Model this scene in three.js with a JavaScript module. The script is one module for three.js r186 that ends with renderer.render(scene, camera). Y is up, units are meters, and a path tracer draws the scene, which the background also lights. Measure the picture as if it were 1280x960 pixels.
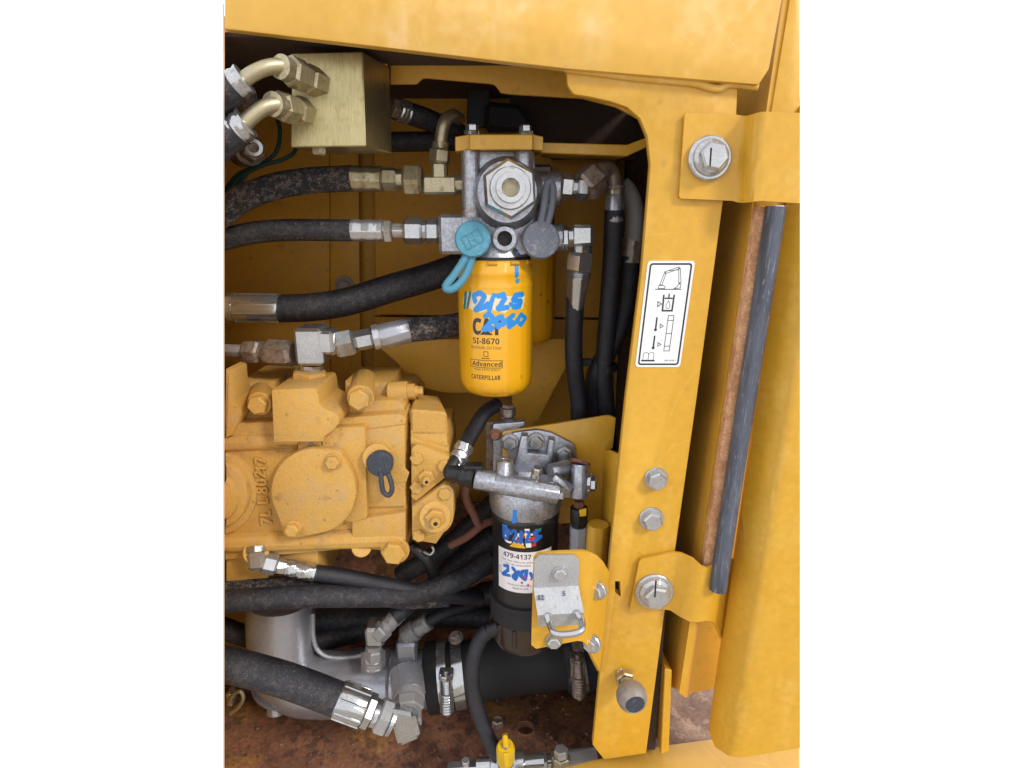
import * as THREE from 'three';
import { ConvexGeometry } from 'three/addons/geometries/ConvexGeometry.js';
import { mergeGeometries, toCreasedNormals } from 'three/addons/utils/BufferGeometryUtils.js';
import { FontLoader } from 'three/addons/loaders/FontLoader.js';
import { TextGeometry } from 'three/addons/geometries/TextGeometry.js';

// ------------------------------------------------------------------ camera, sky, sun, exposure
const V = (x, y, z) => new THREE.Vector3(x, y, z);
const scene = new THREE.Scene();
const FOCAL = 750, CAM = V(0, 1.6, 0), PITCH = 15 * Math.PI / 180;
const camera = new THREE.PerspectiveCamera(2 * Math.atan(480 / FOCAL) * 180 / Math.PI, 1024 / 768, 0.02, 60);
camera.position.copy(CAM); camera.rotation.x = -PITCH; camera.updateMatrixWorld(true);
const renderer = new THREE.WebGLRenderer({ antialias: true });
renderer.toneMapping = THREE.LinearToneMapping;
renderer.toneMappingExposure = 1.32;
renderer.shadowMap.enabled = true; renderer.shadowMap.type = THREE.PCFSoftShadowMap;
{ // bright overcast sky: white all round, a trace bluer overhead and warmer low down
  const w = 64, h = 32, d = new Float32Array(w * h * 4);
  for (let j = 0; j < h; j++) for (let i = 0; i < w; i++) {
    const e = (j + 0.5) / h, k = (j * w + i) * 4;                 // 0 nadir, 1 zenith
    d[k] = 1.02; d[k + 1] = 1.02 + 0.03 * e; d[k + 2] = 1.02 + 0.12 * e; d[k + 3] = 1;
  }
  const t = new THREE.DataTexture(d, w, h, THREE.RGBAFormat, THREE.FloatType);
  t.mapping = THREE.EquirectangularReflectionMapping; t.magFilter = THREE.LinearFilter; t.minFilter = THREE.LinearFilter; t.needsUpdate = true;
  scene.background = t; scene.environment = t; scene.environmentIntensity = 1; scene.backgroundIntensity = 1;
}
const sun = new THREE.DirectionalLight(0xfff6ea, 1.5);
sun.position.set(3.0, 4.2, 2.2); sun.target.position.set(0, 1.3, -0.75);
sun.castShadow = true; sun.shadow.radius = 20; sun.shadow.mapSize.set(2048, 2048);
Object.assign(sun.shadow.camera, { left: -1, right: 1, top: 1, bottom: -1, near: 0.5, far: 8 });
scene.add(sun, sun.target);

// ------------------------------------------------------------------ helpers: measuring
const FWD = V(0, 0, 1), UPV = V(0, 1, 0), RIGHT = V(1, 0, 0);
const camDir = V(0, 0, -1).applyQuaternion(camera.quaternion);
const ray = (px, py) => V(px - 640, 480 - py, -FOCAL).applyQuaternion(camera.quaternion);
const at = (px, py, z) => { const r = ray(px, py); return CAM.clone().addScaledVector(r, z / -r.z); };   // a point z metres in
const sc = p => p.clone().sub(CAM).dot(camDir) / FOCAL;             // metres for one unit of the survey at p
const onPlane = (px, py, pl) => { const r = ray(px, py); return CAM.clone().addScaledVector(r, pl.p.clone().sub(CAM).dot(pl.n) / r.dot(pl.n)); };
const zPlane = z => ({ p: V(0, 0, -z), n: FWD.clone() });
const yPlane = y => ({ p: V(0, y, 0), n: UPV.clone() });
let seed = 7; const rnd = () => { seed = (seed * 16807) % 2147483647; return seed / 2147483647; };

// ------------------------------------------------------------------ helpers: noise textures
function noise2(period, s) {
  const g = new Float32Array(period * period); let q = s * 7919 + 13;
  for (let i = 0; i < g.length; i++) { q = (q * 16807) % 2147483647; g[i] = q / 2147483647; }
  return (u, v) => {
    const x = u * period, y = v * period, x0 = Math.floor(x), y0 = Math.floor(y), fx = x - x0, fy = y - y0;
    const a = fx * fx * (3 - 2 * fx), b = fy * fy * (3 - 2 * fy), P = n => ((n % period) + period) % period;
    const r0 = P(y0) * period, r1 = P(y0 + 1) * period, c0 = P(x0), c1 = P(x0 + 1);
    return (g[r0 + c0] * (1 - a) + g[r0 + c1] * a) * (1 - b) + (g[r1 + c0] * (1 - a) + g[r1 + c1] * a) * b;
  };
}
function fbm(p, oct, s) {
  const f = []; for (let i = 0; i < oct; i++) f.push(noise2(p << i, s + i));
  let tot = 0; for (let i = 0; i < oct; i++) tot += 0.55 ** i;
  return (u, v) => { let r = 0; for (let i = 0; i < oct; i++) r += f[i](u, v) * 0.55 ** i; return r / tot; };
}
const clamp = (x, a = 0, b = 1) => Math.min(b, Math.max(a, x)), sm = (a, b, x) => { const t = clamp((x - a) / (b - a)); return t * t * (3 - 2 * t); };
const mix = (a, b, t) => [a[0] + (b[0] - a[0]) * t, a[1] + (b[1] - a[1]) * t, a[2] + (b[2] - a[2]) * t];
function tex(size, fn, srgb = true, rep = 1) {
  const d = new Uint8Array(size * size * 4);
  for (let j = 0; j < size; j++) for (let i = 0; i < size; i++) {
    const c = fn(i / size, j / size), k = (j * size + i) * 4;
    d[k] = clamp(c[0], 0, 255); d[k + 1] = clamp(c[1], 0, 255); d[k + 2] = clamp(c[2], 0, 255); d[k + 3] = 255;
  }
  const t = new THREE.DataTexture(d, size, size); t.magFilter = THREE.LinearFilter; t.minFilter = THREE.LinearMipmapLinearFilter; t.generateMipmaps = true;
  t.wrapS = t.wrapT = THREE.RepeatWrapping; t.repeat.set(rep, rep); if (srgb) t.colorSpace = THREE.SRGBColorSpace; t.needsUpdate = true; return t;
}
// speckles: sparse little marks of random size, tileable
function speckle(n, rmin, rmax, s, stretch = 1) {
  let q = s * 104729 + 7; const r = () => { q = (q * 16807) % 2147483647; return q / 2147483647; };
  const G = 32, cells = Array.from({ length: G * G }, () => []);
  for (let i = 0; i < n; i++) { const o = [r(), r(), rmin + (rmax - rmin) * r() ** 3, 0.4 + 0.6 * r()]; cells[Math.floor(o[1] * G) * G + Math.floor(o[0] * G)].push(o); }
  return (u, v) => {
    let m = 0; const ci = Math.floor(u * G), cj = Math.floor(v * G);
    for (let a = -1; a <= 1; a++) for (let b = -1; b <= 1; b++) for (const o of cells[((cj + b + G) % G) * G + (ci + a + G) % G]) {
      let dx = Math.abs(u - o[0]), dy = Math.abs(v - o[1]); if (dx > 0.5) dx = 1 - dx; if (dy > 0.5) dy = 1 - dy;
      const d = Math.hypot(dx / stretch, dy) / o[2]; if (d < 1) m = Math.max(m, o[3] * (1 - d * d));
    } return m;
  };
}
const cached = f => { const n = 512, a = new Float32Array(n * n); for (let j = 0; j < n; j++) for (let i = 0; i < n; i++) a[j * n + i] = f(i / n, j / n); return (u, v) => a[(Math.floor(v * n + 1e-6) & 511) * n + (Math.floor(u * n + 1e-6) & 511)]; };
const nA = cached(fbm(4, 6, 11)), nB = cached(fbm(7, 5, 31)), nC = cached(fbm(24, 4, 51)), nF = cached(fbm(96, 2, 71)), sp1 = cached(speckle(260, 0.0015, 0.009, 3)), sp2 = cached(speckle(900, 0.0012, 0.005, 9));
const scratchA = new Float32Array(512 * 512);
{ let q = 77; const r = () => { q = (q * 16807) % 2147483647; return q / 2147483647; };
  for (let i = 0; i < 70; i++) { let x = r() * 512, y = r() * 512; const a = r() * 6.283, n = 8 + 70 * r() ** 2, s = 0.35 + 0.65 * r(), bend = (r() - 0.5) * 0.02; for (let k = 0; k < n; k++) { x += Math.cos(a + bend * k); y += Math.sin(a + bend * k); scratchA[(Math.floor(y) & 511) * 512 + (Math.floor(x) & 511)] = s * (0.5 + 0.5 * r()); } } }
const scratch = (u, v) => scratchA[(Math.floor(v * 512 + 1e-6) & 511) * 512 + (Math.floor(u * 512 + 1e-6) & 511)];
const runs = (u, v) => nC(u, 0.045 * (1 - Math.cos(6.2832 * v)) + 0.3);
function paintTex(base, dust, amount, grime, chip) {
  return tex(512, (u, v) => {
    const a = nA(u, v), b = nB(u, v), f = nC(u, v), g = nF(u, v);
    const m = sm(0.52, 0.7, a * 0.6 + f * 0.25 + g * 0.15) * amount + sm(0.56, 0.72, runs(u, v)) * sm(0.42, 0.6, nB(v, u)) * amount * 0.9 + sm(0.55, 0.75, b) * sm(0.35, 0.7, f) * amount * 0.4;
    let c = mix(base, dust, clamp(m)); const k = 1 + (g - 0.5) * 0.05 + (b - 0.5) * 0.04;
    c = mix(c, grime, clamp(sm(0.58, 0.78, nB(v, u)) * sm(0.45, 0.75, f) * chip * 0.7 + sp1(u, v) * chip * 0.8 + sp2(v, u) * chip * 0.5));
    c = mix(c, dust, scratch(u, v) * 0.55);
    return [c[0] * k, c[1] * k, c[2] * k];
  }, true, 1);
}
const bumpFine = tex(512, (u, v) => { const h = 128 + (nF(u, v) - 0.5) * 150 + (nC(u, v) - 0.5) * 60; return [h, h, h]; }, false, 12);
const bumpOrange = tex(512, (u, v) => { const h = 128 + (nC(u, v) - 0.5) * 160; return [h, h, h]; }, false, 5);
const roughVar = tex(512, (u, v) => { const h = 190 + (nA(u, v) - 0.5) * 130 + (nC(u, v) - 0.5) * 70; return [h, h, h]; }, false, 2.5);
const rp = (t, r) => { const c = t.clone(); c.repeat.set(r, r); c.needsUpdate = true; return c; };

const tPaint = rp(paintTex([203, 154, 42], [214, 176, 106], 0.26, [150, 106, 50], 0.24), 1.6);
const tBeam = rp(paintTex([208, 162, 66], [218, 184, 130], 0.48, [176, 134, 74], 0.16), 1.1);
const tWall = rp(paintTex([212, 158, 52], [198, 154, 92], 0.35, [130, 92, 56], 0.4), 2.4);
const tPump = rp(paintTex([196, 152, 74], [184, 152, 108], 0.5, [128, 94, 62], 0.75), 3);
const tRust = rp(tex(512, (u, v) => {
  const a = nA(u, v), b = nB(u, v), f = nC(u, v), g = nF(u, v);
  let c = mix([106, 70, 54], [136, 92, 68], sm(0.35, 0.65, b)); c = mix(c, [170, 124, 62], sm(0.54, 0.66, a * 0.8 + f * 0.2) * 0.75);
  c = mix(c, [56, 36, 32], sm(0.5, 0.72, f) * 0.5); c = mix(c, [160, 128, 104], sp2(u, v) * 0.6); const k = 1 + (g - 0.5) * 0.35; return [c[0] * k, c[1] * k, c[2] * k];
}), 2.2);
const tMauve = rp(tex(512, (u, v) => {
  const b = nB(u, v), f = nC(u, v), g = nF(u, v); let c = mix([128, 104, 90], [158, 132, 116], sm(0.35, 0.68, b)); c = mix(c, [184, 158, 138], sm(0.58, 0.75, f) * 0.6);
  const k = 1 + (g - 0.5) * 0.25; return [c[0] * k, c[1] * k, c[2] * k];
}), 3);
const tPink = rp(tex(512, (u, v) => { const b = nB(u, v), f = nC(u, v), g = nF(u, v); let c = mix([178, 130, 92], [204, 156, 116], sm(0.35, 0.65, b)); c = mix(c, [170, 120, 90], sm(0.55, 0.75, f) * 0.35); const k = 1 + (g - 0.5) * 0.3; return [c[0] * k, c[1] * k, c[2] * k]; }), 6);
function hoseTex(dusty, spk) {
  return tex(512, (u, v) => {
    const a = nA(u, v), b = nB(v, u), f = nC(u, v), g = nF(u, v);
    let c = mix([22, 24, 31], [38, 40, 48], b); c = mix(c, [112, 96, 86], sm(0.40, 0.70, a * 0.3 + f * 0.45 + g * 0.25) * dusty);
    c = mix(c, [188, 176, 166], clamp(Math.max(sp1(u, v), sp2(v, u)) * 1.5) * spk); const k = 1 + (g - 0.5) * 0.4; return [c[0] * k, c[1] * k, c[2] * k];
  });
}
const tHose = hoseTex(0.4, 0.5), tHoseD = hoseTex(0.95, 0.8), tHoseC = hoseTex(0.15, 0.25);
const printHose = (() => { const c = document.createElement('canvas'); c.width = c.height = 512; const x = c.getContext('2d'), im = x.createImageData(512, 512); im.data.set(tHose.image.data); x.putImageData(im, 0, 0); let q = 5; const r = () => { q = (q * 16807) % 2147483647; return q / 2147483647; };
  for (const y of [60, 190, 316, 444]) for (let u = 10; u < 490;) { const w = 4 + 9 * r(); if (r() > 0.3) { x.fillStyle = `rgba(190,186,186,${0.15 + 0.4 * r()})`; x.fillRect(u, y, 2.5, 26); x.fillRect(u, y + (r() > 0.5 ? 0 : 12), w, 3); if (r() > 0.5) x.fillRect(u + w, y, 2.5, 26); } u += w + 8; }
  const t = new THREE.CanvasTexture(c); t.colorSpace = THREE.SRGBColorSpace; t.wrapS = t.wrapT = THREE.RepeatWrapping; return t; })();
const tAlu = rp(tex(512, (u, v) => { const b = nB(u, v), f = nC(u, v), g = nF(u, v); let c = mix([150, 154, 164], [184, 186, 192], b); c = mix(c, [132, 118, 108], sm(0.56, 0.76, f * 0.6 + b * 0.4) * 0.6); const k = 1 + (g - 0.5) * 0.3; return [c[0] * k, c[1] * k, c[2] * k]; }), 5);
const tZinc = rp(tex(512, (u, v) => { const b = nB(u, v), f = nC(u, v), g = nF(u, v); let c = mix([196, 196, 196], [224, 222, 216], b); c = mix(c, [150, 136, 120], sm(0.60, 0.80, f * 0.5 + b * 0.5) * 0.55); const k = 1 + (g - 0.5) * 0.14; return [c[0] * k, c[1] * k, c[2] * k]; }), 8);
const tOlive = rp(tex(512, (u, v) => { const b = nB(u, v), f = nC(u * 1, v), g = nF(u, v); let c = mix([162, 152, 124], [186, 176, 146], b); c = mix(c, [120, 100, 72], sm(0.56, 0.76, f * 0.6 + b * 0.4) * 0.7); const k = 1 + (g - 0.5) * 0.16; return [c[0] * k, c[1] * k, c[2] * k]; }), 7);
const tGrime = rp(tex(512, (u, v) => { const b = nB(u, v), f = nC(u, v), g = nF(u, v); let c = mix([136, 126, 118], [164, 154, 144], b); c = mix(c, [126, 102, 86], sm(0.46, 0.66, f * 0.6 + b * 0.4) * 0.85); const k = 1 + (g - 0.5) * 0.25; return [c[0] * k, c[1] * k, c[2] * k]; }), 7);
const brushN = noise2(256, 5);
const tBrush = rp(tex(512, (u, v) => { const g = brushN(u, v * 0.0625), h = noise2; const b = nB(u, v), f = nC(u, v); let c = mix([166, 154, 114], [188, 174, 128], b); c = mix(c, [150, 132, 88], sm(0.55, 0.75, f) * 0.35); const k = 0.94 + g * 0.12; return [c[0] * k, c[1] * k, c[2] * k]; }), 6);

const capTex = (a, b) => rp(tex(256, (u, v) => { const m = sm(0.5, 0.72, nC(u, v) * 0.5 + nB(u, v) * 0.3 + nF(u, v) * 0.2) * 0.6 + clamp(sp2(u, v)) * 0.5, c = mix(a, b, clamp(m)), k = 1 + (nF(u, v) - 0.5) * 0.12; return [c[0] * k, c[1] * k, c[2] * k]; }), 9);
const S = (o) => new THREE.MeshStandardMaterial(o), PH = (o) => new THREE.MeshPhysicalMaterial(o);
const M = {
  paint: PH({ map: tPaint, roughness: 0.55, roughnessMap: roughVar, bumpMap: bumpOrange, bumpScale: 0.00012, clearcoat: 0.12, clearcoatRoughness: 0.35 }),
  beam: PH({ map: tBeam, roughness: 0.6, roughnessMap: roughVar, bumpMap: bumpOrange, bumpScale: 0.00012, clearcoat: 0.08, clearcoatRoughness: 0.4 }),
  wall: S({ map: tWall, roughness: 0.6, bumpMap: bumpOrange, bumpScale: 0.0002 }),
  pump: S({ map: tPump, roughness: 0.62, bumpMap: bumpFine, bumpScale: 0.0010 }),
  rust: S({ map: tRust, roughness: 0.9, bumpMap: bumpFine, bumpScale: 0.0008 }),
  mauve: S({ map: tMauve, roughness: 0.9, bumpMap: bumpFine, bumpScale: 0.0005 }),
  foamShade: S({ color: new THREE.Color(0x4a3a33), roughness: 0.95, bumpMap: bumpFine, bumpScale: 0.0015 }),  // foam colour; on the roof and side wall it paints in shade
  dark: S({ color: 0x1b1918, roughness: 0.8 }),
  hose: S({ map: tHose, roughness: 0.48, bumpMap: bumpFine, bumpScale: 0.0004 }),
  hoseP: S({ map: printHose, roughness: 0.48, bumpMap: bumpFine, bumpScale: 0.0004 }),
  hoseD: S({ map: tHoseD, roughness: 0.85, bumpMap: bumpFine, bumpScale: 0.0005 }),
  hoseC: S({ map: tHoseC, roughness: 0.4, bumpMap: bumpFine, bumpScale: 0.0003 }),
  alu: S({ map: tAlu, metalness: 0.85, roughness: 0.38, bumpMap: bumpFine, bumpScale: 0.0004 }),
  aluS: S({ map: tAlu, metalness: 0.85, roughness: 0.3 }),
  silver: S({ color: 0xa8aab2, metalness: 0.6, roughness: 0.34, bumpMap: bumpFine, bumpScale: 0.0003, roughnessMap: roughVar }),
  zinc: S({ map: tZinc, color: 0xdcdee2, metalness: 0.85, roughness: 0.26, roughnessMap: roughVar }),
  zincB: S({ map: tZinc, color: 0xdfe1e6, metalness: 0.7, roughness: 0.28, roughnessMap: roughVar }),
  olive: S({ map: tOlive, metalness: 0.8, roughness: 0.4 }),
  brush: S({ map: tBrush, metalness: 0.9, roughness: 0.32 }),
  grime: S({ map: tGrime, metalness: 0.55, roughness: 0.5 }),
  bump: S({ color: 0x857c74, roughness: 0.45, bumpMap: bumpFine, bumpScale: 0.0003 }),
  ground: S({ color: 0xb9ad9e, roughness: 0.95, bumpMap: bumpFine, bumpScale: 0.004 }),
  striker: S({ map: tZinc, color: 0xd2d5da, metalness: 0.4, roughness: 0.45 }),
  black: S({ color: 0x161618, roughness: 0.5 }),
  blackM: S({ color: 0x1d1c1e, roughness: 0.75, bumpMap: bumpFine, bumpScale: 0.0003 }),
  gloss: PH({ color: 0x17181a, roughness: 0.38, clearcoat: 0.3, clearcoatRoughness: 0.3 }),
  bowl: PH({ color: 0x2a1c17, roughness: 0.35, clearcoat: 0.4, clearcoatRoughness: 0.25 }),
  teal: S({ map: capTex([72, 138, 162], [126, 158, 166]), roughness: 0.6, bumpMap: bumpFine, bumpScale: 0.0002 }),
  greyRub: S({ map: capTex([92, 97, 110], [150, 146, 144]), roughness: 0.6, bumpMap: bumpFine, bumpScale: 0.0002 }),
  slate: S({ map: capTex([50, 56, 68], [112, 106, 102]), roughness: 0.6 }),
  pink: S({ map: tPink, roughness: 0.9, bumpMap: bumpFine, bumpScale: 0.0008 }),
  boot: S({ color: 0x8c8f96, roughness: 0.6 }),
  yellowP: S({ color: 0xd9b010, roughness: 0.45 }),
  green: S({ color: 0x1f4a40, roughness: 0.6 }),
  redw: S({ color: 0x7b5142, roughness: 0.8 }),
  grey: S({ color: 0x9c9a9a, metalness: 0.4, roughness: 0.55, bumpMap: bumpFine, bumpScale: 0.0004 }),
  blue: S({ color: 0x1f76c8, roughness: 0.7 }),
};

// ------------------------------------------------------------------ helpers: geometry
function boxUV(g) {                                                    // uv in metres from the face's own direction
  g = g.index ? g.toNonIndexed() : g; const p = g.attributes.position, uv = new Float32Array(p.count * 2);
  const a = V(), b = V(), c = V();
  for (let i = 0; i < p.count; i += 3) {
    a.fromBufferAttribute(p, i); b.fromBufferAttribute(p, i + 1); c.fromBufferAttribute(p, i + 2);
    const n = b.clone().sub(a).cross(c.clone().sub(a)), x = Math.abs(n.x), y = Math.abs(n.y), z = Math.abs(n.z);
    [a, b, c].forEach((q, k) => { const u = z >= x && z >= y ? [q.x, q.y] : x >= y ? [q.z, q.y] : [q.x, q.z]; uv[(i + k) * 2] = u[0]; uv[(i + k) * 2 + 1] = u[1]; });
  }
  g.setAttribute('uv', new THREE.BufferAttribute(uv, 2)); return g;
}
const clean = g => { g = g.index ? g.toNonIndexed() : g; for (const k of Object.keys(g.attributes)) if (!['position', 'normal', 'uv'].includes(k)) g.deleteAttribute(k); return g; };
const fin = (g, crease = 0.6) => boxUV(toCreasedNormals(clean(g), crease));
const merge = a => mergeGeometries(a.map(clean));
function hull8(P, ch) {                                                // chamfered six-faced block from 4 front + 4 back corners
  const nb = i => i < 4 ? [(i + 1) % 4, (i + 3) % 4, i + 4] : [4 + (i - 3) % 4, 4 + (i - 1) % 4, i - 4], pts = [];
  for (let i = 0; i < 8; i++) {
    const e = nb(i).map(j => P[j].clone().sub(P[i])).map(v => v.setLength(Math.min(ch, v.length() * 0.4)));
    for (const [x, y] of [[0, 1], [0, 2], [1, 2]]) pts.push(P[i].clone().add(e[x]).add(e[y]));
  }
  return fin(new ConvexGeometry(pts), 0.3);
}
const hexa = (f, zf, b, zb, ch = 0.0015) => hull8([...f.map(q => at(q[0], q[1], q[2] ?? zf)), ...b.map(q => at(q[0], q[1], q[2] ?? zb))], ch);
function block(px0, py0, px1, py1, z, depth, ch = 0.002) {              // upright block whose front face fills the given survey rectangle
  const a = at(px0, py0, z), b = at(px1, py1, z), q = [V(a.x, a.y, -z), V(b.x, a.y, -z), V(b.x, b.y, -z), V(a.x, b.y, -z)];
  return hull8([...q, ...q.map(v => v.clone().setZ(-z - depth))], ch);
}
function shape2(P, rad) {                                              // outline with rounded corners, in the plane's own metres
  const s = new THREE.Shape(), n = P.length;
  for (let i = 0; i < n; i++) {
    const a = P[(i + n - 1) % n], p = P[i], b = P[(i + 1) % n], r = rad[i];
    if (!r) { i ? s.lineTo(p.x, p.y) : s.moveTo(p.x, p.y); continue; }
    const u = a.clone().sub(p), w = b.clone().sub(p), l1 = Math.min(r, u.length() * 0.49), l2 = Math.min(r, w.length() * 0.49);
    const s1 = p.clone().add(u.setLength(l1)), s2 = p.clone().add(w.setLength(l2));
    i ? s.lineTo(s1.x, s1.y) : s.moveTo(s1.x, s1.y); s.quadraticCurveTo(p.x, p.y, s2.x, s2.y);
  }
  s.closePath(); return s;
}
function plate(pts, pl, thick, bevel = 0.001, holes = [], uvq) {        // sheet cut to an outline, front face on plane pl
  if (typeof pl === 'number') pl = zPlane(pl);
  const n = pl.n.clone().normalize(), u = Math.abs(n.y) > 0.9 ? RIGHT.clone() : UPV.clone().cross(n).normalize(), v = n.clone().cross(u), o = onPlane(pts[0][0], pts[0][1], pl);
  const to = q => { const d = onPlane(q[0], q[1], pl).sub(o); return new THREE.Vector2(d.dot(u), d.dot(v)); };
  const k = sc(o); const s = shape2(pts.map(to), pts.map(q => (q[2] || 0) * k));
  for (const h of holes) { if (Array.isArray(h[0])) { s.holes.push(new THREE.Path(h.map(to))); continue; } const c = to(h), p = new THREE.Path(); p.absarc(c.x, c.y, h[2] * k, 0, Math.PI * 2, true); s.holes.push(p); }
  const bv = Math.min(bevel, thick * 0.45);
  let g = new THREE.ExtrudeGeometry(s, { depth: thick - 2 * bv, bevelEnabled: bv > 0, bevelThickness: bv, bevelSize: bv, bevelOffset: -bv, bevelSegments: 2, curveSegments: 10 });
  g.translate(0, 0, -(thick - bv));
  if (uvq) { // uv follows three corners: top left, top right, bottom left
    const [A, B, C] = uvq.map(to), e1 = B.clone().sub(A), e2 = C.clone().sub(A), D = e1.x * e2.y - e1.y * e2.x, p = g.attributes.position, uv = g.attributes.uv;
    for (let i = 0; i < p.count; i++) { const x = p.getX(i) - A.x, y = p.getY(i) - A.y; uv.setXY(i, (x * e2.y - y * e2.x) / D, 1 - (e1.x * y - e1.y * x) / D); }
  }
  g.applyMatrix4(new THREE.Matrix4().makeBasis(u, v, n).setPosition(o));
  return uvq ? toCreasedNormals(clean(g), 0.5) : fin(g, 0.5);
}
function sheet(cols, t, rows = 10, crease = 0.5) {                       // bent sheet: columns [topx, topy, botx, boty, z, zbottom?]
  const C = cols.map(c => { const a = at(c[0], c[1], c[4]), b = at(c[2], c[3], c[5] ?? c[4]); return Array.from({ length: rows + 1 }, (_, j) => a.clone().lerp(b, j / rows)); });
  const nC = C.length, pos = [], quad = (a, b, c, d) => { for (const q of [a, d, b, b, d, c]) pos.push(q.x, q.y, q.z); };
  const N = C.map((col, i) => { const a = C[Math.max(0, i - 1)][0], b = C[Math.min(nC - 1, i + 1)][0], d = col[rows].clone().sub(col[0]); return b.clone().sub(a).cross(d).normalize().multiplyScalar(1); });
  const B = C.map((col, i) => col.map(p => p.clone().addScaledVector(N[i], t)));
  for (let i = 0; i < nC - 1; i++) for (let j = 0; j < rows; j++) { quad(C[i][j], C[i + 1][j], C[i + 1][j + 1], C[i][j + 1]); quad(B[i + 1][j], B[i][j], B[i][j + 1], B[i + 1][j + 1]); }
  for (let i = 0; i < nC - 1; i++) { quad(B[i][0], B[i + 1][0], C[i + 1][0], C[i][0]); quad(C[i][rows], C[i + 1][rows], B[i + 1][rows], B[i][rows]); }
  for (let j = 0; j < rows; j++) { quad(B[0][j], C[0][j], C[0][j + 1], B[0][j + 1]); quad(C[nC - 1][j], B[nC - 1][j], B[nC - 1][j + 1], C[nC - 1][j + 1]); }
  const g = new THREE.BufferGeometry(); g.setAttribute('position', new THREE.Float32BufferAttribute(pos, 3)); g.computeVertexNormals();
  return fin(g, crease);
}
function turn(a, b, prof, seg = 28, crease = 0.5, spin = 0) {            // turned piece along a-b: profile of [share of length, radius in metres]
  const L = a.distanceTo(b), g = new THREE.LatheGeometry(prof.map(q => new THREE.Vector2(Math.max(q[1], 1e-5), q[0] * L)), seg);
  g.rotateY(spin); g.applyQuaternion(new THREE.Quaternion().setFromUnitVectors(UPV, b.clone().sub(a).normalize())); g.translate(a.x, a.y, a.z);
  return fin(g, crease);
}
const prof = {
  round: r => [[0, 0], [0, r * 0.93], [0.05, r], [0.95, r], [1, r * 0.93], [1, 0]],
  hex: r => [[0, 0], [0, r * 0.86], [0.14, r], [0.86, r], [1, r * 0.86], [1, 0]],
  ferrule: r => { const o = [[0, 0], [0, r * 0.95]]; for (let i = 0; i <= 24; i++) { const t = i / 24; o.push([0.03 + t * 0.94, r * (0.93 + 0.09 * Math.abs(Math.sin(t * Math.PI * 2.5)))]); } o.push([1, r * 0.9], [1, 0]); return o; },
  thread: r => { const o = [[0, 0]]; for (let i = 0; i <= 16; i++) o.push([i / 16, r * (i % 2 ? 1 : 0.88)]); o.push([1, 0]); return o; },
  spring: r => { const o = [[0, 0]]; for (let i = 0; i <= 48; i++) o.push([i / 48, r * (0.84 + 0.16 * Math.abs(Math.sin(i / 48 * Math.PI * 7)))]); o.push([1, 0]); return o; },
  taper: r => [[0, 0], [0, r], [1, r * 0.72], [1, 0]],
  flare: r => [[0, 0], [0, r * 0.72], [0.8, r], [1, r], [1, 0]],
};
const segs = { round: 28, hex: 6, ferrule: 28, thread: 20, spring: 20, taper: 24, flare: 24 };
const piece = (a, b, kind, rpx, spin = 0.3) => turn(a, b, prof[kind](rpx * sc(a)), segs[kind], kind === 'hex' ? 0.25 : 0.7, spin);
function tubeG(pts, r, n = 60, rs = 16, uvLen = 0.12) {
  const c = new THREE.CatmullRomCurve3(pts, false, 'centripetal'), L = c.getLength(), g = new THREE.TubeGeometry(c, n, r, rs, false), uv = g.attributes.uv;
  for (let i = 0; i < uv.count; i++) uv.setXY(i, uv.getX(i) * L / uvLen, uv.getY(i));
  const caps = [0, 1].map(e => { const p = c.getPointAt(e), t = c.getTangentAt(e).multiplyScalar(e ? 1 : -1), d = new THREE.CircleGeometry(r, rs); d.applyQuaternion(new THREE.Quaternion().setFromUnitVectors(FWD, t)); d.translate(p.x, p.y, p.z); return d; });
  return merge([g, ...caps]);
}
const P3 = a => a.map(q => at(q[0], q[1], q[2]));
const tube = (pts, rpx, n, uvLen) => { const P = P3(pts); if (pts[0][0] <= 282) P.unshift(P[0].clone().addScaledVector(P[0].clone().sub(P[1]).normalize(), 0.03)); return tubeG(P, rpx * sc(at(...pts[Math.floor(pts.length / 2)])), n, 16, uvLen); };
function circlePts(cx, cy, r, n = 40) { return Array.from({ length: n }, (_, i) => [cx + r * Math.cos(i / n * 2 * Math.PI), cy - r * Math.sin(i / n * 2 * Math.PI)]); }
function hull2(pts) {                                                  // outline round a set of points
  const p = [...pts].sort((a, b) => a[0] - b[0] || a[1] - b[1]), cr = (o, a, b) => (a[0] - o[0]) * (b[1] - o[1]) - (a[1] - o[1]) * (b[0] - o[0]), half = q => { const h = []; for (const x of q) { while (h.length > 1 && cr(h[h.length - 2], h[h.length - 1], x) <= 0) h.pop(); h.push(x); } h.pop(); return h; };
  return [...half(p), ...half(p.reverse())];
}
// ring with a bore, facing along dir
function ring(c, dir, ro, ri, h, seg = 32) {
  return turn(c, c.clone().addScaledVector(dir, h), [[0, ri], [0, ro], [0.75, ro], [1, ro * 0.95], [1, ri * 1.05], [0.9, ri], [0, ri]], seg, 0.5);
}

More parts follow.
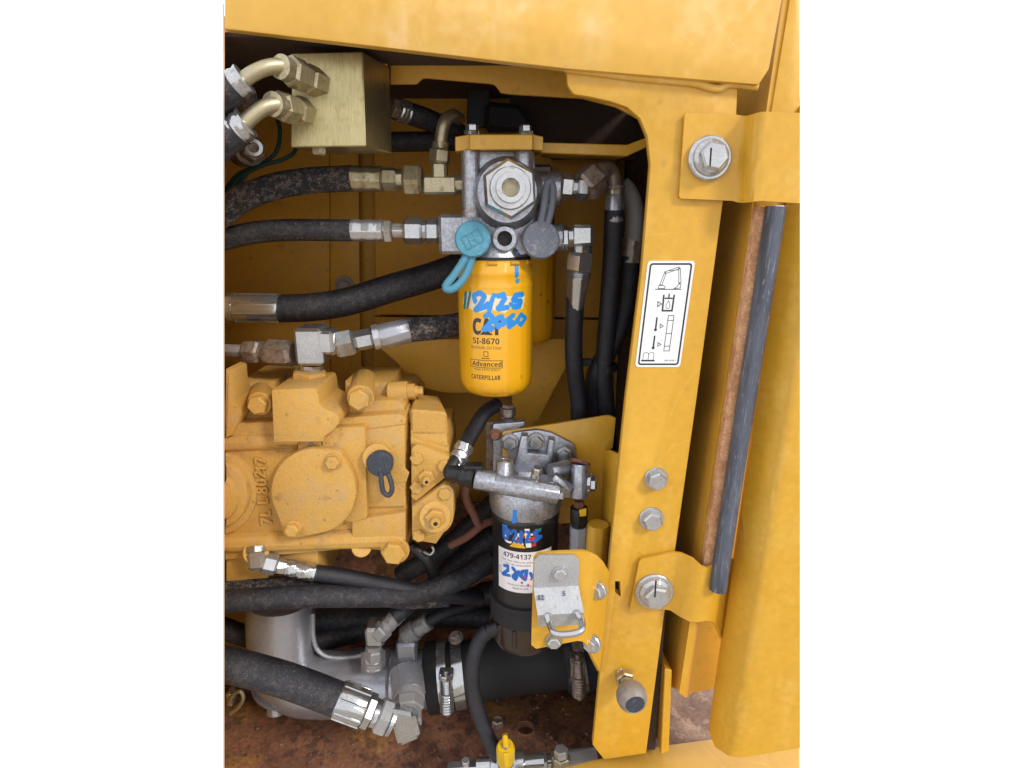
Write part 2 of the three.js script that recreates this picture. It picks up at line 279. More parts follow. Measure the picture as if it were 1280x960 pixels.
// ------------------------------------------------------------------ helpers: things and parts
const used = {};
const numbered = n => { const k = used[n] = (used[n] ?? -1) + 1; return k ? `${n}_${String(k).padStart(3, '0')}` : n; };
function thing(name, label, category, group) { const o = new THREE.Group(); o.name = numbered(name); o.userData = { label, category }; if (group) o.userData.group = group; scene.add(o); return o; }
function endAtAddedBulkhead(g) {                                            // what runs to the added bulkhead or the door's outer edge stops flush there
  const p = g.attributes.position, v = V();
  for (let i = 0; i < p.count; i++) { v.fromBufferAttribute(p, i); const lim = (280.4 - 640) * sc(v); const hi = (1000 - 640) * sc(v); if (v.x < lim) p.setX(i, lim); else if (v.x > hi) p.setX(i, hi); }
  return g;
}
function part(parent, name, geo, mat, label) { if (name !== 'added_bulkhead_sheet' && name !== 'added_ground') endAtAddedBulkhead(geo); const m = new THREE.Mesh(geo, mat); m.name = name; m.castShadow = m.receiveShadow = true; if (label) m.userData.label = label; parent.add(m); return m; }
function struct(name, geo, mat) { const m = part(scene, numbered(name), geo, mat); m.userData.kind = 'structure'; return m; }
function bolt(parent, px, py, z, r, o = {}) {                           // hex head on a washer
  const p = at(px, py, z), k = sc(p), d = (o.dir || FWD).clone().normalize(), m = o.mat || M.zincB; let base = p.clone().addScaledVector(d, -0.002);
  const q = base.clone(); const wh = o.washer === 0 ? 0 : (o.wh || 0.003);
  if (wh) q.addScaledVector(d, wh + 0.002);
  const h = (o.h || r * 0.75) * k, e = q.clone().addScaledVector(d, h);
  const b = part(parent, o.name || 'bolt', turn(q, e, [[0, 0], [0, r * k], [0.78, r * k], [1, r * k * 0.84], [1, 0]], 6, 0.25, o.spin ?? rnd()), m);
  if (wh) part(b, 'washer', turn(base, q, [[0, 0], [0, r * k * (o.wr || 1.3)], [0.8, r * k * (o.wr || 1.3)], [1, r * k * (o.wr || 1.3) * 0.95], [1, 0]], 32), o.wm || m);
  return b;
}
function chain(parent, a, b, list, mat) {                               // fittings one after another along a line: [name, share, kind, radius, mat]
  const A = at(...a), B = at(...b), tot = list.reduce((s, q) => s + q[1], 0); let t = 0;
  for (const [name, sh, kind, r, m] of list) { const p = A.clone().lerp(B, t / tot); t += sh; part(parent, name, piece(p, A.clone().lerp(B, t / tot), kind, r, 0.2 + rnd()), m || mat || M.zinc); }
}
// ------------------------------------------------------------------ the setting: inside of the compartment
const FLOOR_Y = CAM.y - 0.865, TOP_Y = at(400, -45, 0.66).y + 0.03, ZB = 1.03;
{
  // rusty floor plate with a drain hole
  const fl = yPlane(FLOOR_Y);
  const hole = [657, 911, 10];
  struct('compartment_floor', plate([[280, 790], [770, 790], [830, 905], [830, 1010], [280, 1010]], fl, 0.012, 0.001, [hole]), M.rust);
  struct('belly_pan', plate([[420, 840], [790, 840], [830, 1010], [420, 1010]], yPlane(FLOOR_Y - 0.05), 0.006, 0.001), M.rust);
  // unseen ground added before the machine, for contrast and fill from below
  { const g = new THREE.PlaneGeometry(10, 7.3, 1, 1); g.rotateX(-Math.PI / 2); g.translate(0, 0, 2.35); const m = part(scene, 'added_ground', fin(g), M.ground); m.userData.kind = 'structure'; }
  // back wall: pressed panels
  const w = thing('back_wall', 'yellow pressed steel back wall behind the hoses and filters', 'wall');
  const yT = TOP_Y, col = (x0, x1, z, y0, y1) => hull8([V(x0, y1, -z), V(x1, y1, -z), V(x1, y0, -z), V(x0, y0, -z), V(x0, y1, -z - 0.012), V(x1, y1, -z - 0.012), V(x1, y0, -z - 0.012), V(x0, y0, -z - 0.012)], 0.0015);
  const X = (px, py, z) => at(px, py, z).x;
  part(w, 'wall_panel', plate([[280, 40], [411, 40], [413, 900], [280, 900]], ZB, 0.012), M.wall);
  part(w, 'wall_panel', plate([[412, 40], [446, 40], [450, 410], [466, 900], [414, 900]], ZB, 0.012), M.wall);
  part(w, 'wall_panel', plate([[440, 40], [472, 40], [480, 900], [440, 900]], ZB + 0.03, 0.004), M.wall);
  part(w, 'backing_sheet', plate([[280, 20], [800, 20], [790, 930], [280, 930]], ZB + 0.05, 0.006), M.wall);
  part(w, 'wall_panel', plate([[467, 90], [770, 90], [770, 397], [470, 393]], ZB, 0.012), M.wall);
  part(w, 'wall_panel', plate([[467, 396], [770, 400], [757, 560], [560, 790], [463, 790]], ZB + 0.015, 0.012), M.wall);
  part(w, 'wall_panel', plate([[462, 570], [775, 390], [760, 900], [440, 900]], ZB + 0.03, 0.012), M.wall);
  part(w, 'added_dark_plate', plate([[380, 640, 8], [560, 632], [770, 612], [765, 880], [380, 880]], 0.985, 0.006), M.rust);  // added brown plate, darkens the gap behind the lower hoses
  part(w, 'upper_lining', plate([[628, 60], [800, 60], [800, 200], [690, 200], [640, 150]], 0.99, 0.006), M.foamShade);
  bolt(w, 431, 357, ZB, 8, { wr: 1.5, wm: M.grey, mat: M.grey });
  // lower pressed panel with rounded corner behind the filter, arched dark opening at its left
  const p2 = thing('guard_panel', 'yellow guard sheet with rounded corner behind the hanging filter', 'panel');
  part(p2, 'sheet', plate([[474, 434], [540, 424], [709, 424], [709, 456], [673, 524], [648, 545], [640, 545], [640, 491], [552, 491, 14], [508, 478], [502, 458, 14]], 0.93, 0.004), M.wall);
  const bx = thing('dark_cover', 'black plastic cover under the roof behind the filter mount', 'cover');
  part(bx, 'cover_shell', hexa([[584, 104], [612, 104], [612, 160], [584, 160]], 0.96, [[584, 108], [610, 108], [610, 160], [584, 160]], 1.0), M.black);
  part(bx, 'cover_dome', hexa([[606, 126], [650, 130], [672, 165], [604, 166]], 0.93, [[606, 130], [648, 134], [668, 165], [606, 166]], 0.99, 0.008), M.blackM);
  // roof sheet, side walls
  const box = (x0, x1, y0, y1, z0, z1) => hull8([V(x0, y1, -z0), V(x1, y1, -z0), V(x1, y0, -z0), V(x0, y0, -z0), V(x0, y1, -z1), V(x1, y1, -z1), V(x1, y0, -z1), V(x0, y0, -z1)], 0.001);
  const rf = thing('roof_panel', 'roof sheet with shade put into its dark brown, and notched yellow inner web', 'panel');
  const yR = at(400, 50, 0.67).y;
  part(rf, 'shade_painted_roof', hexa([[281, 40], [830, 40], [830, 46], [281, 46]], 0.672, [[281, 128], [800, 128], [800, 131], [281, 131]], ZB + 0.06, 0.0005), M.foamShade);  // roof shade put into the colour; the sheet itself is yellow
  part(rf, 'inner_web', plate([[488, 60], [830, 60], [830, 160], [800, 150], [770, 134], [728, 123], [640, 118, 10], [626, 116], [618, 105, 5], [528, 97, 5], [521, 105, 3], [488, 105]], 0.80, 0.005), M.wall);
  part(rf, 'inner_web', plate([[366, 40], [484, 40], [484, 86], [452, 72], [372, 78]], 0.79, 0.005), M.wall);
  const lw = thing('added_bulkhead', 'added yellow bulkhead that keeps sky light out, hoses and pump end against it', 'wall');
  part(lw, 'added_bulkhead_sheet', hexa([[279, 5], [280.2, 5], [280.2, 1010], [279, 1010]], 0.665, [[279.4, 5], [280.2, 5], [280.2, 1010], [279.4, 1010]], 1.09, 0.0003), M.wall);  // added edge-on sheet, keeps sky light from leaking in at the left
  const pw = thing('jamb_panel', 'dusty yellow inner jamb panel in the gap behind the post', 'panel');
  part(pw, 'jamb_sheet', plate([[836, 60], [940, 60], [815, 900], [772, 900]], 0.805, 0.004), M.wall);
  const rw = thing('shade_painted_wall', 'side wall behind the yellow post with shade put into its dark brown', 'wall');
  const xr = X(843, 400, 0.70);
  part(rw, 'shade_painted_lining', box(xr, xr + 0.012, FLOOR_Y, yR, 0.685, ZB + 0.05), M.foamShade);  // shade behind the post put into the dark brown colour
}

// ------------------------------------------------------------------ front frame: beam, post, weld, decal, bolts
const ZF = 0.66;
{
  const f = thing('machine_frame', 'welded yellow steel frame of wide top beam and leaning post', 'frame');
  part(f, 'top_beam', plate([[280, -50], [988, -50], [978, 0], [962, 86, 3], [949, 106, 4], [708, 86], [280, 36]], ZF - 0.012, 0.014, 0.0022), M.beam);
  const w = [[706, 85], [750, 90], [790, 96], [830, 99], [870, 104], [898, 110], [912, 105], [947, 108]];
  part(f, 'weld_seam', tube(w.map((q, i) => [q[0], q[1] + (i % 2) * 0.8, ZF - 0.002]), 5, 90), M.beam);
  part(f, 'post', plate([[708, 80], [924, 80], [921, 142], [904, 253], [871, 500], [844, 690], [831, 765], [808, 942], [755, 950], [741, 932], [750, 840], [763, 690], [782, 500], [802, 340], [811, 232], [813, 205], [809, 170], [800, 148], [784, 134], [764, 127], [737, 121], [717, 118, 4], [709, 106, 4]], ZF, 0.012, 0.0018, [[[767, 725], [777, 725], [777, 748], [767, 741]]]), M.paint);
  // rolled lip of the post's inner edge, the slot and the little studs low on the post
  bolt(f, 820, 598, ZF, 12, { wr: 1.25, h: 10 }); bolt(f, 814, 648, ZF, 12.5, { wr: 1.25, h: 10 });
  bolt(f, 770, 802, ZF, 3, { washer: 0, mat: M.paint, h: 2, name: 'stud' });
  const d = document.createElement('canvas'); d.width = 512; d.height = 1180; drawDecal(d.getContext('2d'));
  const dt = new THREE.CanvasTexture(d); dt.colorSpace = THREE.SRGBColorSpace; dt.anisotropy = 8;
  const dc = thing('instruction_decal', 'white pictogram decal with black border stuck to the yellow post', 'decal');
  part(dc, 'decal_film', plate([[810, 326, 5], [869, 326, 5], [850, 459, 5], [794, 459, 5]], ZF - 0.001, 0.0008, 0, [], [[810, 326], [869, 326], [794, 459]]), S({ map: dt, roughness: 0.45 }));
  // low sill and the dusty step behind it
  const sy = at(745, 947, 0.672).y;
  struct('sill', plate([[640, 975], [742, 949], [830, 931], [905, 921], [1000, 905], [1000, 1040], [640, 1040]], yPlane(sy), 0.05, 0.003), M.beam);
  struct('dusty_step', plate([[815, 880], [845, 850], [905, 850], [960, 905], [890, 990], [780, 990]], yPlane(sy - 0.012), 0.01, 0.001), M.mauve);
  const g = thing('stop_plate', 'narrow upright yellow stop plate beside the foot of the post', 'plate');
  part(g, 'plate', hexa([[831, 836], [840, 838], [836, 940], [826, 943]], 0.665, [[822, 812], [828, 813], [824, 905], [816, 906]], 0.72, 0.001), M.paint);
}
function drawDecal(c) {
  c.fillStyle = '#dfe0e2'; c.fillRect(0, 0, 512, 1180); c.strokeStyle = '#23272d'; c.lineWidth = 20; c.beginPath(); c.roundRect(34, 34, 444, 1112, 26); c.stroke();
  c.lineWidth = 6; c.lineCap = 'round';
  const L = (p, w = 6) => { c.lineWidth = w * 1.35; c.beginPath(); p.forEach((q, i) => i ? c.lineTo(...q) : c.moveTo(...q)); c.stroke(); };
  const cl = (p, w = 6) => { c.lineWidth = w * 1.35; c.beginPath(); p.forEach((q, i) => i ? c.lineTo(...q) : c.moveTo(...q)); c.closePath(); c.stroke(); };
  // excavator
  L([[120, 306], [400, 306]], 7); cl([[150, 296], [152, 266], [198, 262], [222, 280], [218, 298]], 5); cl([[160, 256], [196, 130], [214, 134], [184, 258]], 5);
  cl([[196, 118], [342, 66], [356, 82], [210, 136]], 5); L([[214, 108], [346, 96]], 4); cl([[344, 70], [362, 80], [390, 232], [366, 236]], 5); cl([[366, 246], [392, 252], [392, 290], [322, 298], [352, 276]], 5);
  c.fillStyle = '#23272d'; for (const [x, y] of [[204, 126], [350, 80], [378, 240], [170, 262]]) { c.beginPath(); c.arc(x, y, 8, 0, 7); c.fill(); }
  // tank with drop
  L([[220, 372], [226, 540], [332, 540], [334, 372]], 14); L([[240, 404], [316, 404]], 12); L([[278, 360], [278, 402]], 12);
  c.lineWidth = 6; c.beginPath(); c.moveTo(280, 430); c.bezierCurveTo(252, 478, 250, 516, 280, 516); c.bezierCurveTo(310, 516, 308, 478, 280, 430); c.stroke();
  cl([[164, 440], [206, 466], [168, 496]], 7);
  // gauge column and the two thermometers
  cl([[300, 594], [362, 594], [362, 992], [300, 992]], 6); L([[300, 648], [362, 648]], 6); L([[300, 794], [362, 794]], 6); L([[300, 938], [362, 938]], 6);
  for (const y of [620, 826]) { L([[176, y], [176, y + 110]], 14); c.beginPath(); c.arc(176, y + 132, 17, 0, 7); c.fill(); cl([[222, y + 70], [258, y + 92], [226, y + 114]], 6); }
  // open book, number
  c.lineWidth = 6; c.beginPath(); c.moveTo(76, 1100); c.lineTo(76, 1020); c.quadraticCurveTo(112, 1000, 134, 1026); c.quadraticCurveTo(160, 1000, 194, 1020); c.lineTo(194, 1100); c.stroke(); L([[66, 1104], [204, 1104]], 14); L([[135, 1028], [135, 1090]], 5);
  c.font = 'bold 26px sans-serif'; c.fillText('580-1618 1', 320, 1112);
  let q = 3; const r = () => { q = (q * 16807) % 2147483647; return q / 2147483647; };
  for (let i = 0; i < 160; i++) { c.fillStyle = `rgba(${140 + 60 * r()},${120 + 50 * r()},90,${0.05 + 0.25 * r() ** 3})`; c.beginPath(); c.ellipse(r() * 512, r() * 1180, 1 + 16 * r() ** 4, 1 + 8 * r() ** 4, r() * 3, 0, 7); c.fill(); }
  c.strokeStyle = 'rgba(120,110,100,0.35)'; for (let i = 0; i < 14; i++) { const x = r() * 512, y = r() * 1180; c.lineWidth = 1 + r(); c.beginPath(); c.moveTo(x, y); c.lineTo(x + 60 * (r() - 0.5), y + 90 * (r() - 0.5)); c.stroke(); }
}

const tSeal = tex(512, (u, v) => { const a = nA(u, v), f = nC(u, v), g = nF(u, v); let c = mix([58, 62, 72], [84, 90, 104], sm(0.4, 0.62, a)); c = mix(c, [150, 152, 160], sm(0.56, 0.74, f) * 0.4); c = mix(c, [200, 196, 196], clamp(sp2(u, v) * 1.4) * 0.8); const k = 1 + (g - 0.5) * 0.3; return [c[0] * k, c[1] * k, c[2] * k]; });
// ------------------------------------------------------------------ door at the right with straps and seal
{
  const d = thing('service_door', 'open yellow service door with folded edge and two cranked hinge straps', 'door');
  part(d, 'door_skin', sheet([[1000, 120, 886, 905, 0.668], [1000, 136, 887, 918, 0.650], [1000, 250, 894, 934, 0.640], [1000, 400, 911, 945, 0.617], [1000, 440, 921, 947, 0.613], [1000, 480, 935, 946, 0.612], [1000, 932, 1000, 935, 0.612]], 0.003, 26, 0.9), M.paint);
  part(d, 'inner_channel', sheet([[924, -30, 813, 850, 0.80], [983, -30, 848, 862, 0.664], [984, -30, 850, 868, 0.660], [990, -30, 857, 872, 0.660], [992, -30, 859, 872, 0.664], [996, -30, 865, 866, 0.688], [1000, -30, 905, 858, 0.69]], 0.003, 20, 0.7), M.wall);
  part(d, 'channel_lip', sheet([[983, -30, 849, 866, 0.6575], [991, -30, 856, 870, 0.6575]], 0.002, 20), M.paint);
  part(d, 'flange', plate([[992, -30], [1000, -30], [1000, 136], [983, 257], [945, 257]], 0.655, 0.003, 0.0008), M.paint);
  part(d, 'rubber_trim', plate([[946, 258], [959, 258], [888, 730], [879, 708]], 0.640, 0.012, 0.002), M.pink);
  // straps: flat on the post, cranked forward to the door
  const up = part(d, 'hinge_strap', sheet([[856, 143, 849, 245, 0.653], [858, 141, 851, 248, 0.653], [920, 143, 916, 251, 0.653], [927, 144.5, 922, 253, 0.651], [933, 145, 927, 253.5, 0.645], [943, 142, 936, 253, 0.630], [950, 140, 942, 252, 0.625], [960, 139.5, 951, 251, 0.624], [1000, 141, 1000, 254, 0.624]], 0.004, 6, 0.9), M.paint);
  part(d, 'hinge_strap', sheet([[799, 703, 787, 762, 0.653], [802, 699, 790, 766, 0.653], [842, 691, 830, 762, 0.653], [850, 691.5, 838, 763, 0.651], [864, 698, 850, 771, 0.640], [876, 708, 862, 777, 0.632], [884, 710, 871, 777.5, 0.631], [897, 706, 884, 776, 0.634], [904, 702, 891, 777, 0.642], [910, 700, 897, 784, 0.652], [916, 698, 903, 800, 0.664]], 0.004, 6, 0.9), M.paint);
  const hb = (px, py, r) => { const p = at(px, py, 0.653), k = sc(p), dir = V(0.02, 0.04, 1).normalize(), o = n => p.clone().addScaledVector(dir, n);
    const b = part(d, 'hinge_bolt', turn(o(0.011), o(0.021), [[0, 0], [0, r * k * 0.66], [0.78, r * k * 0.66], [1, r * k * 0.56], [1, 0]], 6, 0.25, 0.35), M.zincB);
    part(b, 'washer', turn(o(-0.002), o(0.006), [[0, 0], [0, r * k], [0.8, r * k], [1, r * k * 0.93], [1, 0]], 40), M.zincB);
    part(b, 'flange', turn(o(0.006), o(0.012), [[0, 0], [0, r * k * 0.84], [0.5, r * k * 0.8], [1, r * k * 0.66], [1, 0]], 40), M.zincB);
    const m0 = o(0.0212); part(b, 'torque_mark', plate([[px - 1, py - 14 * r / 28], [px + 1.2, py - 14 * r / 28], [px - 0.4, py + 10 * r / 28], [px - 2.4, py + 10 * r / 28]].map(q => [q[0] + 3, q[1]]), { p: m0, n: dir }, 0.0006, 0), M.dark); };
  hb(886, 198, 27); hb(817, 738, 24);
  const s = thing('door_seal', 'long weathered black rubber seal strip on the inner door edge', 'seal');
  part(s, 'seal_strip', (() => { const g = tube([[970, 258, 0.634], [946, 418, 0.634], [921, 577, 0.634], [897, 737, 0.628]], 11, 40, 0.7); return g; })(), S({ map: tSeal, roughness: 0.34, bumpMap: bumpFine, bumpScale: 0.0004, color: 0xffffff }));
}

const font = await new FontLoader().loadAsync('fonts/droid/droid_sans_bold.typeface.json');
function emb0(th, s, p, n) { const g = new TextGeometry(s, { font, size: 0.0052, depth: 0.002, curveSegments: 3, bevelEnabled: false }); g.center(); g.applyQuaternion(new THREE.Quaternion().setFromUnitVectors(FWD, n)); g.translate(p.x, p.y, p.z); part(th, 'stamped_mark', fin(g, 0.4), M.greyRub); }
// ------------------------------------------------------------------ catch bracket and bumper
{
  const b = thing('latch_bracket', 'folded yellow latch bracket bolted to the side of the post', 'bracket');
  part(b, 'bracket_plate', sheet([[667, 698, 664, 806, 0.60], [672, 692, 670, 811, 0.60], [700, 690, 696, 806, 0.60], [728, 689, 722, 801, 0.60], [738, 690, 729, 802, 0.602], [746, 694, 735, 808, 0.612], [754, 702, 742, 824, 0.632], [762, 716, 750, 840, 0.655]], 0.004, 12, 0.9), M.paint);
  const dl = V(-0.55, 0.1, 0.8);
  bolt(b, 747, 738, 0.622, 9, { dir: dl, wr: 1.35 }); bolt(b, 740, 804, 0.622, 9, { dir: dl, wr: 1.35 });
  const c = thing('latch_striker', 'bright zinc striker plate with bent staple on the latch bracket', 'latch');
  part(c, 'striker_plate', sheet([[668, 700, 667, 735, 0.596], [674, 694, 673, 735, 0.596], [717, 694, 716, 733, 0.596], [724, 700, 723, 732, 0.596]], 0.003, 4), M.striker);
  part(c, 'striker_ramp', sheet([[667, 735, 672, 769, 0.596, 0.578], [723, 732, 730, 766, 0.596, 0.578]], 0.003, 4), M.striker);
  part(c, 'striker_foot', sheet([[672, 769, 673, 783, 0.578, 0.582], [730, 766, 729, 781, 0.578, 0.582]], 0.003, 4), M.striker);
  part(c, 'staple', tube([[684, 770, 0.575], [687, 779, 0.568], [693, 791, 0.555], [700, 793, 0.553], [720, 791, 0.553], [727, 787, 0.556], [727, 775, 0.568], [722, 767, 0.575]], 4.5, 60), M.zinc);
  for (const [x, y] of [[685, 771], [721, 768]]) bolt(c, x, y, 0.578, 6, { washer: 0, h: 5, name: 'staple_nut' });
  { const n = V(0, 0.75, 0.66).normalize(); emb0(c, '82', at(676, 747, 0.5885), n); emb0(c, '5', at(705, 742, 0.591), n); }
  bolt(c, 700, 716, 0.596, 8, { wr: 1.3, dir: V(0, 0.1, 1) }); bolt(c, 692, 800, 0.60, 8, { wr: 1.4, wm: M.olive });
  const r = thing('rubber_bumper', 'round grey door bumper on a threaded stud low on the post', 'bumper');
  const a = at(777, 840, 0.662), e = V(a.x + 0.007, a.y - 0.001, -0.606), ax = e.clone().sub(a), q = t => a.clone().addScaledVector(ax, t), k = sc(e);
  part(r, 'stud', piece(q(0), q(0.5), 'thread', 7), M.zinc); part(r, 'lock_nut', piece(q(0.12), q(0.3), 'hex', 12), M.olive); part(r, 'jam_nut', piece(q(0.34), q(0.44), 'hex', 10), M.zinc);
  part(r, 'bumper_body', turn(q(0.44), q(1), [[0, 0], [0, 9 * k], [0.1, 14 * k], [0.28, 18 * k], [0.5, 19.5 * k], [0.72, 18.8 * k], [0.9, 15.5 * k], [0.97, 13.2 * k], [0.94, 12.4 * k], [0.94, 0]], 36, 0.5), M.bump);
  part(r, 'bumper_face', turn(q(0.9), q(0.975), [[0, 0], [0, 12 * k], [1, 12 * k], [1, 0]], 36), M.slate);
}
// ------------------------------------------------------------------ hydraulic filter head with its hanging canister
function canTexture(w, h, draw) { const c = document.createElement('canvas'); c.width = w; c.height = h; draw(c.getContext('2d')); const t = new THREE.CanvasTexture(c); t.colorSpace = THREE.SRGBColorSpace; t.anisotropy = 8; return t; }
function canister(top, L, prof2, seg = 56) {                              // turned can hanging from top; u = 0.5 faces +z, v from the height
  const g = new THREE.LatheGeometry(prof2.map(q => new THREE.Vector2(Math.max(q[1], 1e-5), q[0])), seg), p = g.attributes.position, uv = g.attributes.uv;
  for (let i = 0; i < uv.count; i++) uv.setY(i, p.getY(i) / L);
  g.rotateY(Math.PI); g.translate(top.x, top.y - L, top.z); return toCreasedNormals(clean(g), 0.7);
}
const brushStroke = (c, pts, w, col) => { c.lineCap = c.lineJoin = 'round'; c.strokeStyle = c.fillStyle = col; let q = Math.floor(pts[0][0] * 13 + pts[0][1] * 7) % 9973 + 1; const r = () => { q = (q * 16807) % 2147483647; return q / 2147483647; };
  for (let i = 0; i + 1 < pts.length; i++) { const [a, b] = [pts[i], pts[i + 1]], n = Math.max(2, Math.hypot(b[0] - a[0], b[1] - a[1]) / 3); for (let k = 0; k <= n; k++) { const t = k / n; c.globalAlpha = 0.25 + 0.5 * r(); c.beginPath(); c.ellipse(a[0] + (b[0] - a[0]) * t + (r() - 0.5) * w * 0.2, a[1] + (b[1] - a[1]) * t + (r() - 0.5) * w * 0.2, w * (0.38 + 0.16 * r()), w * (0.38 + 0.16 * r()), 0, 0, 7); c.fill(); } } c.globalAlpha = 1; };
const ZFIL = 0.797;
{
  const mt = thing('filter_mount', 'yellow mounting plate and long bar over the filter head', 'bracket');
  const y1 = at(620, 168, 0.745).y, y0 = at(620, 186, 0.745).y;
  const slab = (pts, ya, yb, z) => { const f = pts.map(q => { const p = at(q[0], 177, q[1]); return new THREE.Vector2(p.x, -p.z); }); const s = new THREE.Shape(f); const g = new THREE.ExtrudeGeometry(s, { depth: yb - ya - 0.002, bevelEnabled: true, bevelSize: 0.001, bevelThickness: 0.001, bevelSegments: 1 }); g.rotateX(-Math.PI / 2); g.scale(1, 1, 1); const p = g.attributes.position; for (let i = 0; i < p.count; i++) { p.setZ(i, p.getZ(i)); } g.translate(0, ya + 0.001, 0); return g; };
  part(mt, 'mount_plate', hexa([[587, 168], [666, 168], [666, 187], [587, 187]], 0.745, [[580, 176], [664, 176], [664, 193], [580, 193]], 0.86, 0.001), M.paint);
  part(mt, 'mount_plate_end', hexa([[569, 171], [587, 168], [587, 187], [569, 189]], 0.757, [[574, 179], [584, 177], [584, 194], [574, 196]], 0.86, 0.0008).clone(), M.paint);
  part(mt, 'mount_plate_end', hexa([[666, 168], [679, 171], [679, 188], [666, 187]], 0.757, [[664, 177], [672, 179], [672, 194], [664, 193]], 0.86, 0.0008), M.paint);
  part(mt, 'support_bar', hexa([[676, 178], [786, 181], [786, 195], [676, 191]], 0.78, [[676, 186], [770, 189], [770, 200], [676, 197]], 0.88, 0.001), M.paint);
  part(mt, 'support_bar_end', hexa([[784, 181], [808, 172], [808, 184], [784, 195]], 0.78, [[768, 189], [785, 182], [785, 192], [768, 200]], 0.88, 0.001), M.paint);
  for (const [x, y] of [[590, 167], [657, 168]]) bolt(mt, x, y, 0.775, 8, { dir: UPV, wr: 1.3, h: 8, mat: M.zinc });

  const h = thing('filter_manifold', 'cast aluminium filter manifold with large hex plug and two rubber caps', 'manifold');
  const ax = at(618, 320, 0.75).x;
  const body = [
    plate([[578, 188], [668, 188], [671, 250], [668, 300, 6], [660, 318, 6], [640, 322], [590, 322, 6], [577, 310, 6], [577, 250]], 0.766, 0.075, 0.004),
    turn(at(588, 189, 0.765), V(at(588, 189, 0.765).x, at(588, 272, 0.765).y, -0.765), prof.round(11.5 * 0.00097), 24),
    turn(at(655, 189, 0.765), V(at(655, 189, 0.765).x, at(655, 235, 0.765).y, -0.765), prof.round(12 * 0.00097), 24),
    turn(at(634, 242, 0.77), at(634, 240, 0.744), [[0, 0], [0, 0.045], [0.4, 0.041], [1, 0.035], [1, 0]], 40),
    block(547, 268, 582, 318, 0.772, 0.05, 0.004),
    turn(at(664, 236, 0.795), at(701, 236, 0.795), prof.round(21 * 0.001), 30), block(655, 214, 690, 262, 0.785, 0.05, 0.004),
    turn(at(664, 298, 0.795), at(704, 297, 0.795), prof.round(17 * 0.001), 30),
    turn(V(ax, at(0, 305, 0.75).y, -ZFIL), V(ax, at(0, 324, 0.75).y, -ZFIL), [[0, 0], [0, 0.036], [0.4, 0.042], [1, 0.0455], [1, 0]], 48),
    turn(at(631, 299, 0.775), at(631, 298, 0.757), [[0, 0], [0, 0.018], [1, 0.0155], [1, 0]], 30)];
  part(h, 'casting', merge(body), M.alu);
  part(h, 'port', ring(at(631, 298, 0.758), FWD, 0.0148, 0.0088, 0.008), M.aluS); part(h, 'port_bore_shade', turn(at(631, 298, 0.758), at(631, 298, 0.7555), [[0, 0], [0, 0.009], [1, 0.009], [1, 0]], 24), M.dark);  // dark disc stands for the shade inside the bore
  const c0 = at(636, 238, 0.746), k = sc(c0), dir = V(0.06, 0.03, 1).normalize(), o = n => c0.clone().addScaledVector(dir, n);
  const pl = part(h, 'hex_plug', turn(o(0), o(0.024), [[0, 0], [0, 36 * k], [0.75, 36 * k], [1, 32 * k], [1, 17 * k], [1, 0]], 6, 0.25, 0.12), M.zinc);
  part(pl, 'collar', ring(o(0.023), dir, 25 * k, 15 * k, 0.010, 40), M.zincB); part(pl, 'socket_ring', ring(o(0.024), dir, 18 * k, 10.5 * k, 0.016, 24), M.zincB); part(pl, 'socket_floor', turn(o(0.0242), o(0.026), prof.round(11 * k), 6), M.olive);
  // marker line over the joint
  part(h, 'paint_mark', plate([[642, 314], [648, 314], [648, 325], [642, 325]], 0.7635, 0.001, 0.0004), M.blue);

  const r = 49.2 * sc(at(618, 400, 0.75)), top = V(ax, at(618, 325, 0.75).y, -ZFIL), L = top.y - at(618, 499, 0.765).y, W = 2048, H = Math.round(W * L / (2 * Math.PI * r));
  const cy = py => (top.y - at(618, py, 0.75).y) / L * H, mm = W / (2 * Math.PI * r), cx = px => W / 2 + Math.asin(clamp((px - 618) / 48, -1, 1)) * r * mm, U = mm * 0.00101;
  const t = canTexture(W, H, c => {
    c.fillStyle = '#e0a40f'; c.fillRect(0, 0, W, H);
    let q = 5; const R = () => { q = (q * 16807) % 2147483647; return q / 2147483647; };
    for (let i = 0; i < 260; i++) { c.fillStyle = `rgba(${190 + 40 * R()},${140 + 30 * R()},${40 + 40 * R()},0.10)`; c.beginPath(); c.ellipse(R() * W, R() * H, 8 + 50 * R() ** 2, 4 + 24 * R() ** 2, R() * 3, 0, 7); c.fill(); }
    for (let i = 0; i < 80; i++) { c.fillStyle = 'rgba(90,60,20,0.45)'; c.beginPath(); c.arc(R() * W, R() * H, 1 + 2.5 * R() ** 2, 0, 7); c.fill(); }
    // wiped patch behind the date
    c.fillStyle = 'rgba(232,214,196,0.85)'; c.beginPath(); c.moveTo(cx(577), cy(383)); c.lineTo(cx(581), cy(366)); c.lineTo(cx(655), cy(372)); c.lineTo(cx(652), cy(388)); c.lineTo(cx(640), cy(384)); c.lineTo(cx(630), cy(391)); c.lineTo(cx(612), cy(386)); c.lineTo(cx(600), cy(391)); c.closePath(); c.fill();
    const K = '#1f1a14', T = (s, px, py, size, f = 'bold', al = 'center', sx = 1) => { c.save(); c.translate(cx(px), cy(py)); c.scale(sx, 1); c.fillStyle = K; c.font = `${f} ${size * U}px sans-serif`; c.textAlign = al; c.fillText(s, 0, 0); if (size > 20) { c.strokeStyle = K; c.lineWidth = 1.6 * U; c.strokeText(s, 0, 0); } c.restore(); };
    T('CAT', 607, 418, 27, 'bold', 'center', 0.78);
